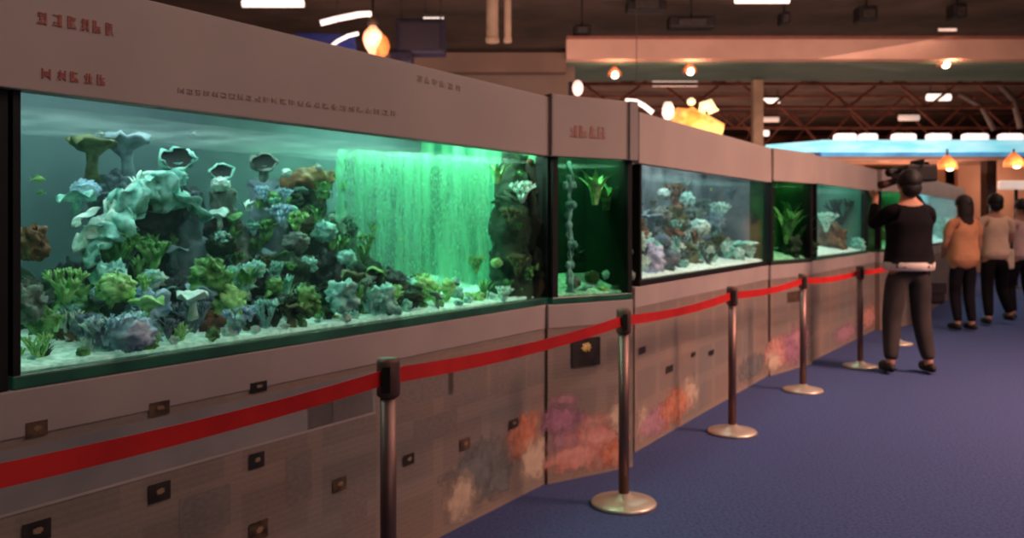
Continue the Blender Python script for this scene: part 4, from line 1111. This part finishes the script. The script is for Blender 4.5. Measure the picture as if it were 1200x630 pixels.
pinkc = mat('cloth_pink', (206,160,156), (222,180,172), scale=5, rough=.9, spec=.1)
hairb = mat('hair_black', (20,15,15), (36,28,26), scale=20, rough=.6)
hairg = mat('hair_darkbrown', (34,26,26), (56,42,38), scale=20, rough=.6)

cmx, cmy = (1065-600)*7.85/F, 7.85
H1 = 1.86
man = person('cameraman seen from behind in black top and dark grey trousers, holding up a video camera', (cmx,cmy,0), .0, H1,
   {'l':((-.24,.17,1.27),(-.15,.33,1.50)),'r':((.25,.14,1.30),(.17,.29,1.58))},
   {'l':((-.135,.03,.48),(-.165,-.02,.085)),'r':((.12,.03,.48),(.16,-.03,.085))}, blackc, greyc, hairb, sleeve='long', topw=1.36, hem=.57, botr=1.06)
mb = MB().lathe([(.19,.892),(.212,.896),(.2185,.945),(.212,.965)],28, cap=False); mb.v = [(x,y*.76,z) for x,y,z in mb.v]
o = mb.build('white_hem', mat('cloth_white',(196,176,168),(214,194,184),rough=.9), man, smooth=True); o['label'] = 'white shirt hem showing under the black top'
# video camera held up by the cameraman
s_ = H1/1.75
vc = thing('video_camera','black shoulder video camera held up at the head of the cameraman','camera',(cmx+.17*s_,cmy+.24*s_,1.735*s_), .0)
MB().box((-.13,-.10,-.07),(.17,.24,.09)).build('body', dark, vc, bevel=.02)
MB().lathe([(.05,0),(.05,.1),(.062,.12),(.062,.19),(.05,.19)],20,(.03,.22,0),(0,1,0)).build('lens', blackc, vc, smooth=True)
MB().tube([(.02,-.12,.08),(.02,-.12,.125),(.02,.12,.125),(.02,.12,.08)],.014,8).build('handle', dark, vc)
t2 = MB().tube([(-.10,.05,.03),(-.24,.0,.03),(-.29,-.1,.01)],[.025,.03,.04],12).build('viewfinder', dark, vc, smooth=True)
MB().tube([(-.12,.1,-.05),(-.26,.05,-.09),(-.32,.02,-.10)],[.03,.035,.04],12).build('grip', mat('camera_brown',(62,34,28),(80,46,36)), vc, smooth=True)
MB().tube([(.12,.0,.1),(.12,.26,.12)],.017,10).build('microphone', blackc, vc, smooth=True)
# bag at his hip
bag = thing('shoulder_bag','black bag hanging at the right hip of the cameraman','bag',(cmx+.235,cmy+.02,.66))
MB().box((-.085,-.07,-.02),(.085,.07,.17)).build('pouch', blackc, bag, bevel=.03)
MB().box((-.088,-.075,.08),(.088,-.065,.175)).build('flap', navyc, bag, bevel=.004)
MB().tube([(-.05,0,.16),(-.04,.0,.28),(-.09,.01,.40)],.012,8).build('strap', blackc, bag)

w1 = person('woman with long dark hair in an orange tan top and dark trousers, seen from behind', ((1129-600)*10.9/F,10.9,0), .15, 1.72,
   {'l':((-.225,.05,1.12),(-.14,.2,1.0)),'r':((.23,.0,1.12),(.21,.12,.92))},
   {'l':((-.08,.06,.48),(-.075,-.0,.085)),'r':((.09,.02,.48),(.08,-.06,.085))}, orangec, navyc, hairg, hair='long', sleeve='short', topw=1.3, hem=.44, botr=.95)
w2 = person('person in a cream top and black trousers walking away between two others', ((1166-600)*11.5/F,11.5,0), -.1, 1.76,
   {'l':((-.24,.02,1.12),(-.22,.12,.90)),'r':((.24,.06,1.14),(.14,.22,1.08))},
   {'l':((-.10,.0,.48),(-.12,-.10,.09)),'r':((.13,.12,.50),(.24,.10,.12))}, creamc, blackc, hairb, hair='short', sleeve='short', topw=1.14, hem=.475)
w3 = person('person in a pale pink top and black trousers at the right edge of the view', ((1197-600)*12.1/F,12.1,0), .2, 1.70,
   {'l':((-.25,.04,1.14),(-.22,.12,.95)),'r':((.25,.04,1.14),(.22,.18,.95))},
   {'l':((-.11,.10,.49),(-.12,.02,.085)),'r':((.10,.0,.48),(.11,-.14,.10))}, pinkc, navyc, hairb, hair='tail', sleeve='short', topw=1.14, hem=.475)
bg = thing('tote_bag','pale white tote bag hanging between the two people at the right','bag',((1178-600)*11.75/F,11.75,.86))
mb = MB().box((-.11,-.05,-.12),(.11,.05,.16)); mb.build('pouch', mat('tote_white',(206,176,156),(222,194,174),rough=.9), bg, bevel=.03)
MB().tube([(-.08,0,.15),(-.05,0,.38),(.02,0,.52),(.08,0,.38),(.09,0,.15)],.012,8).build('strap', blackc, bg)
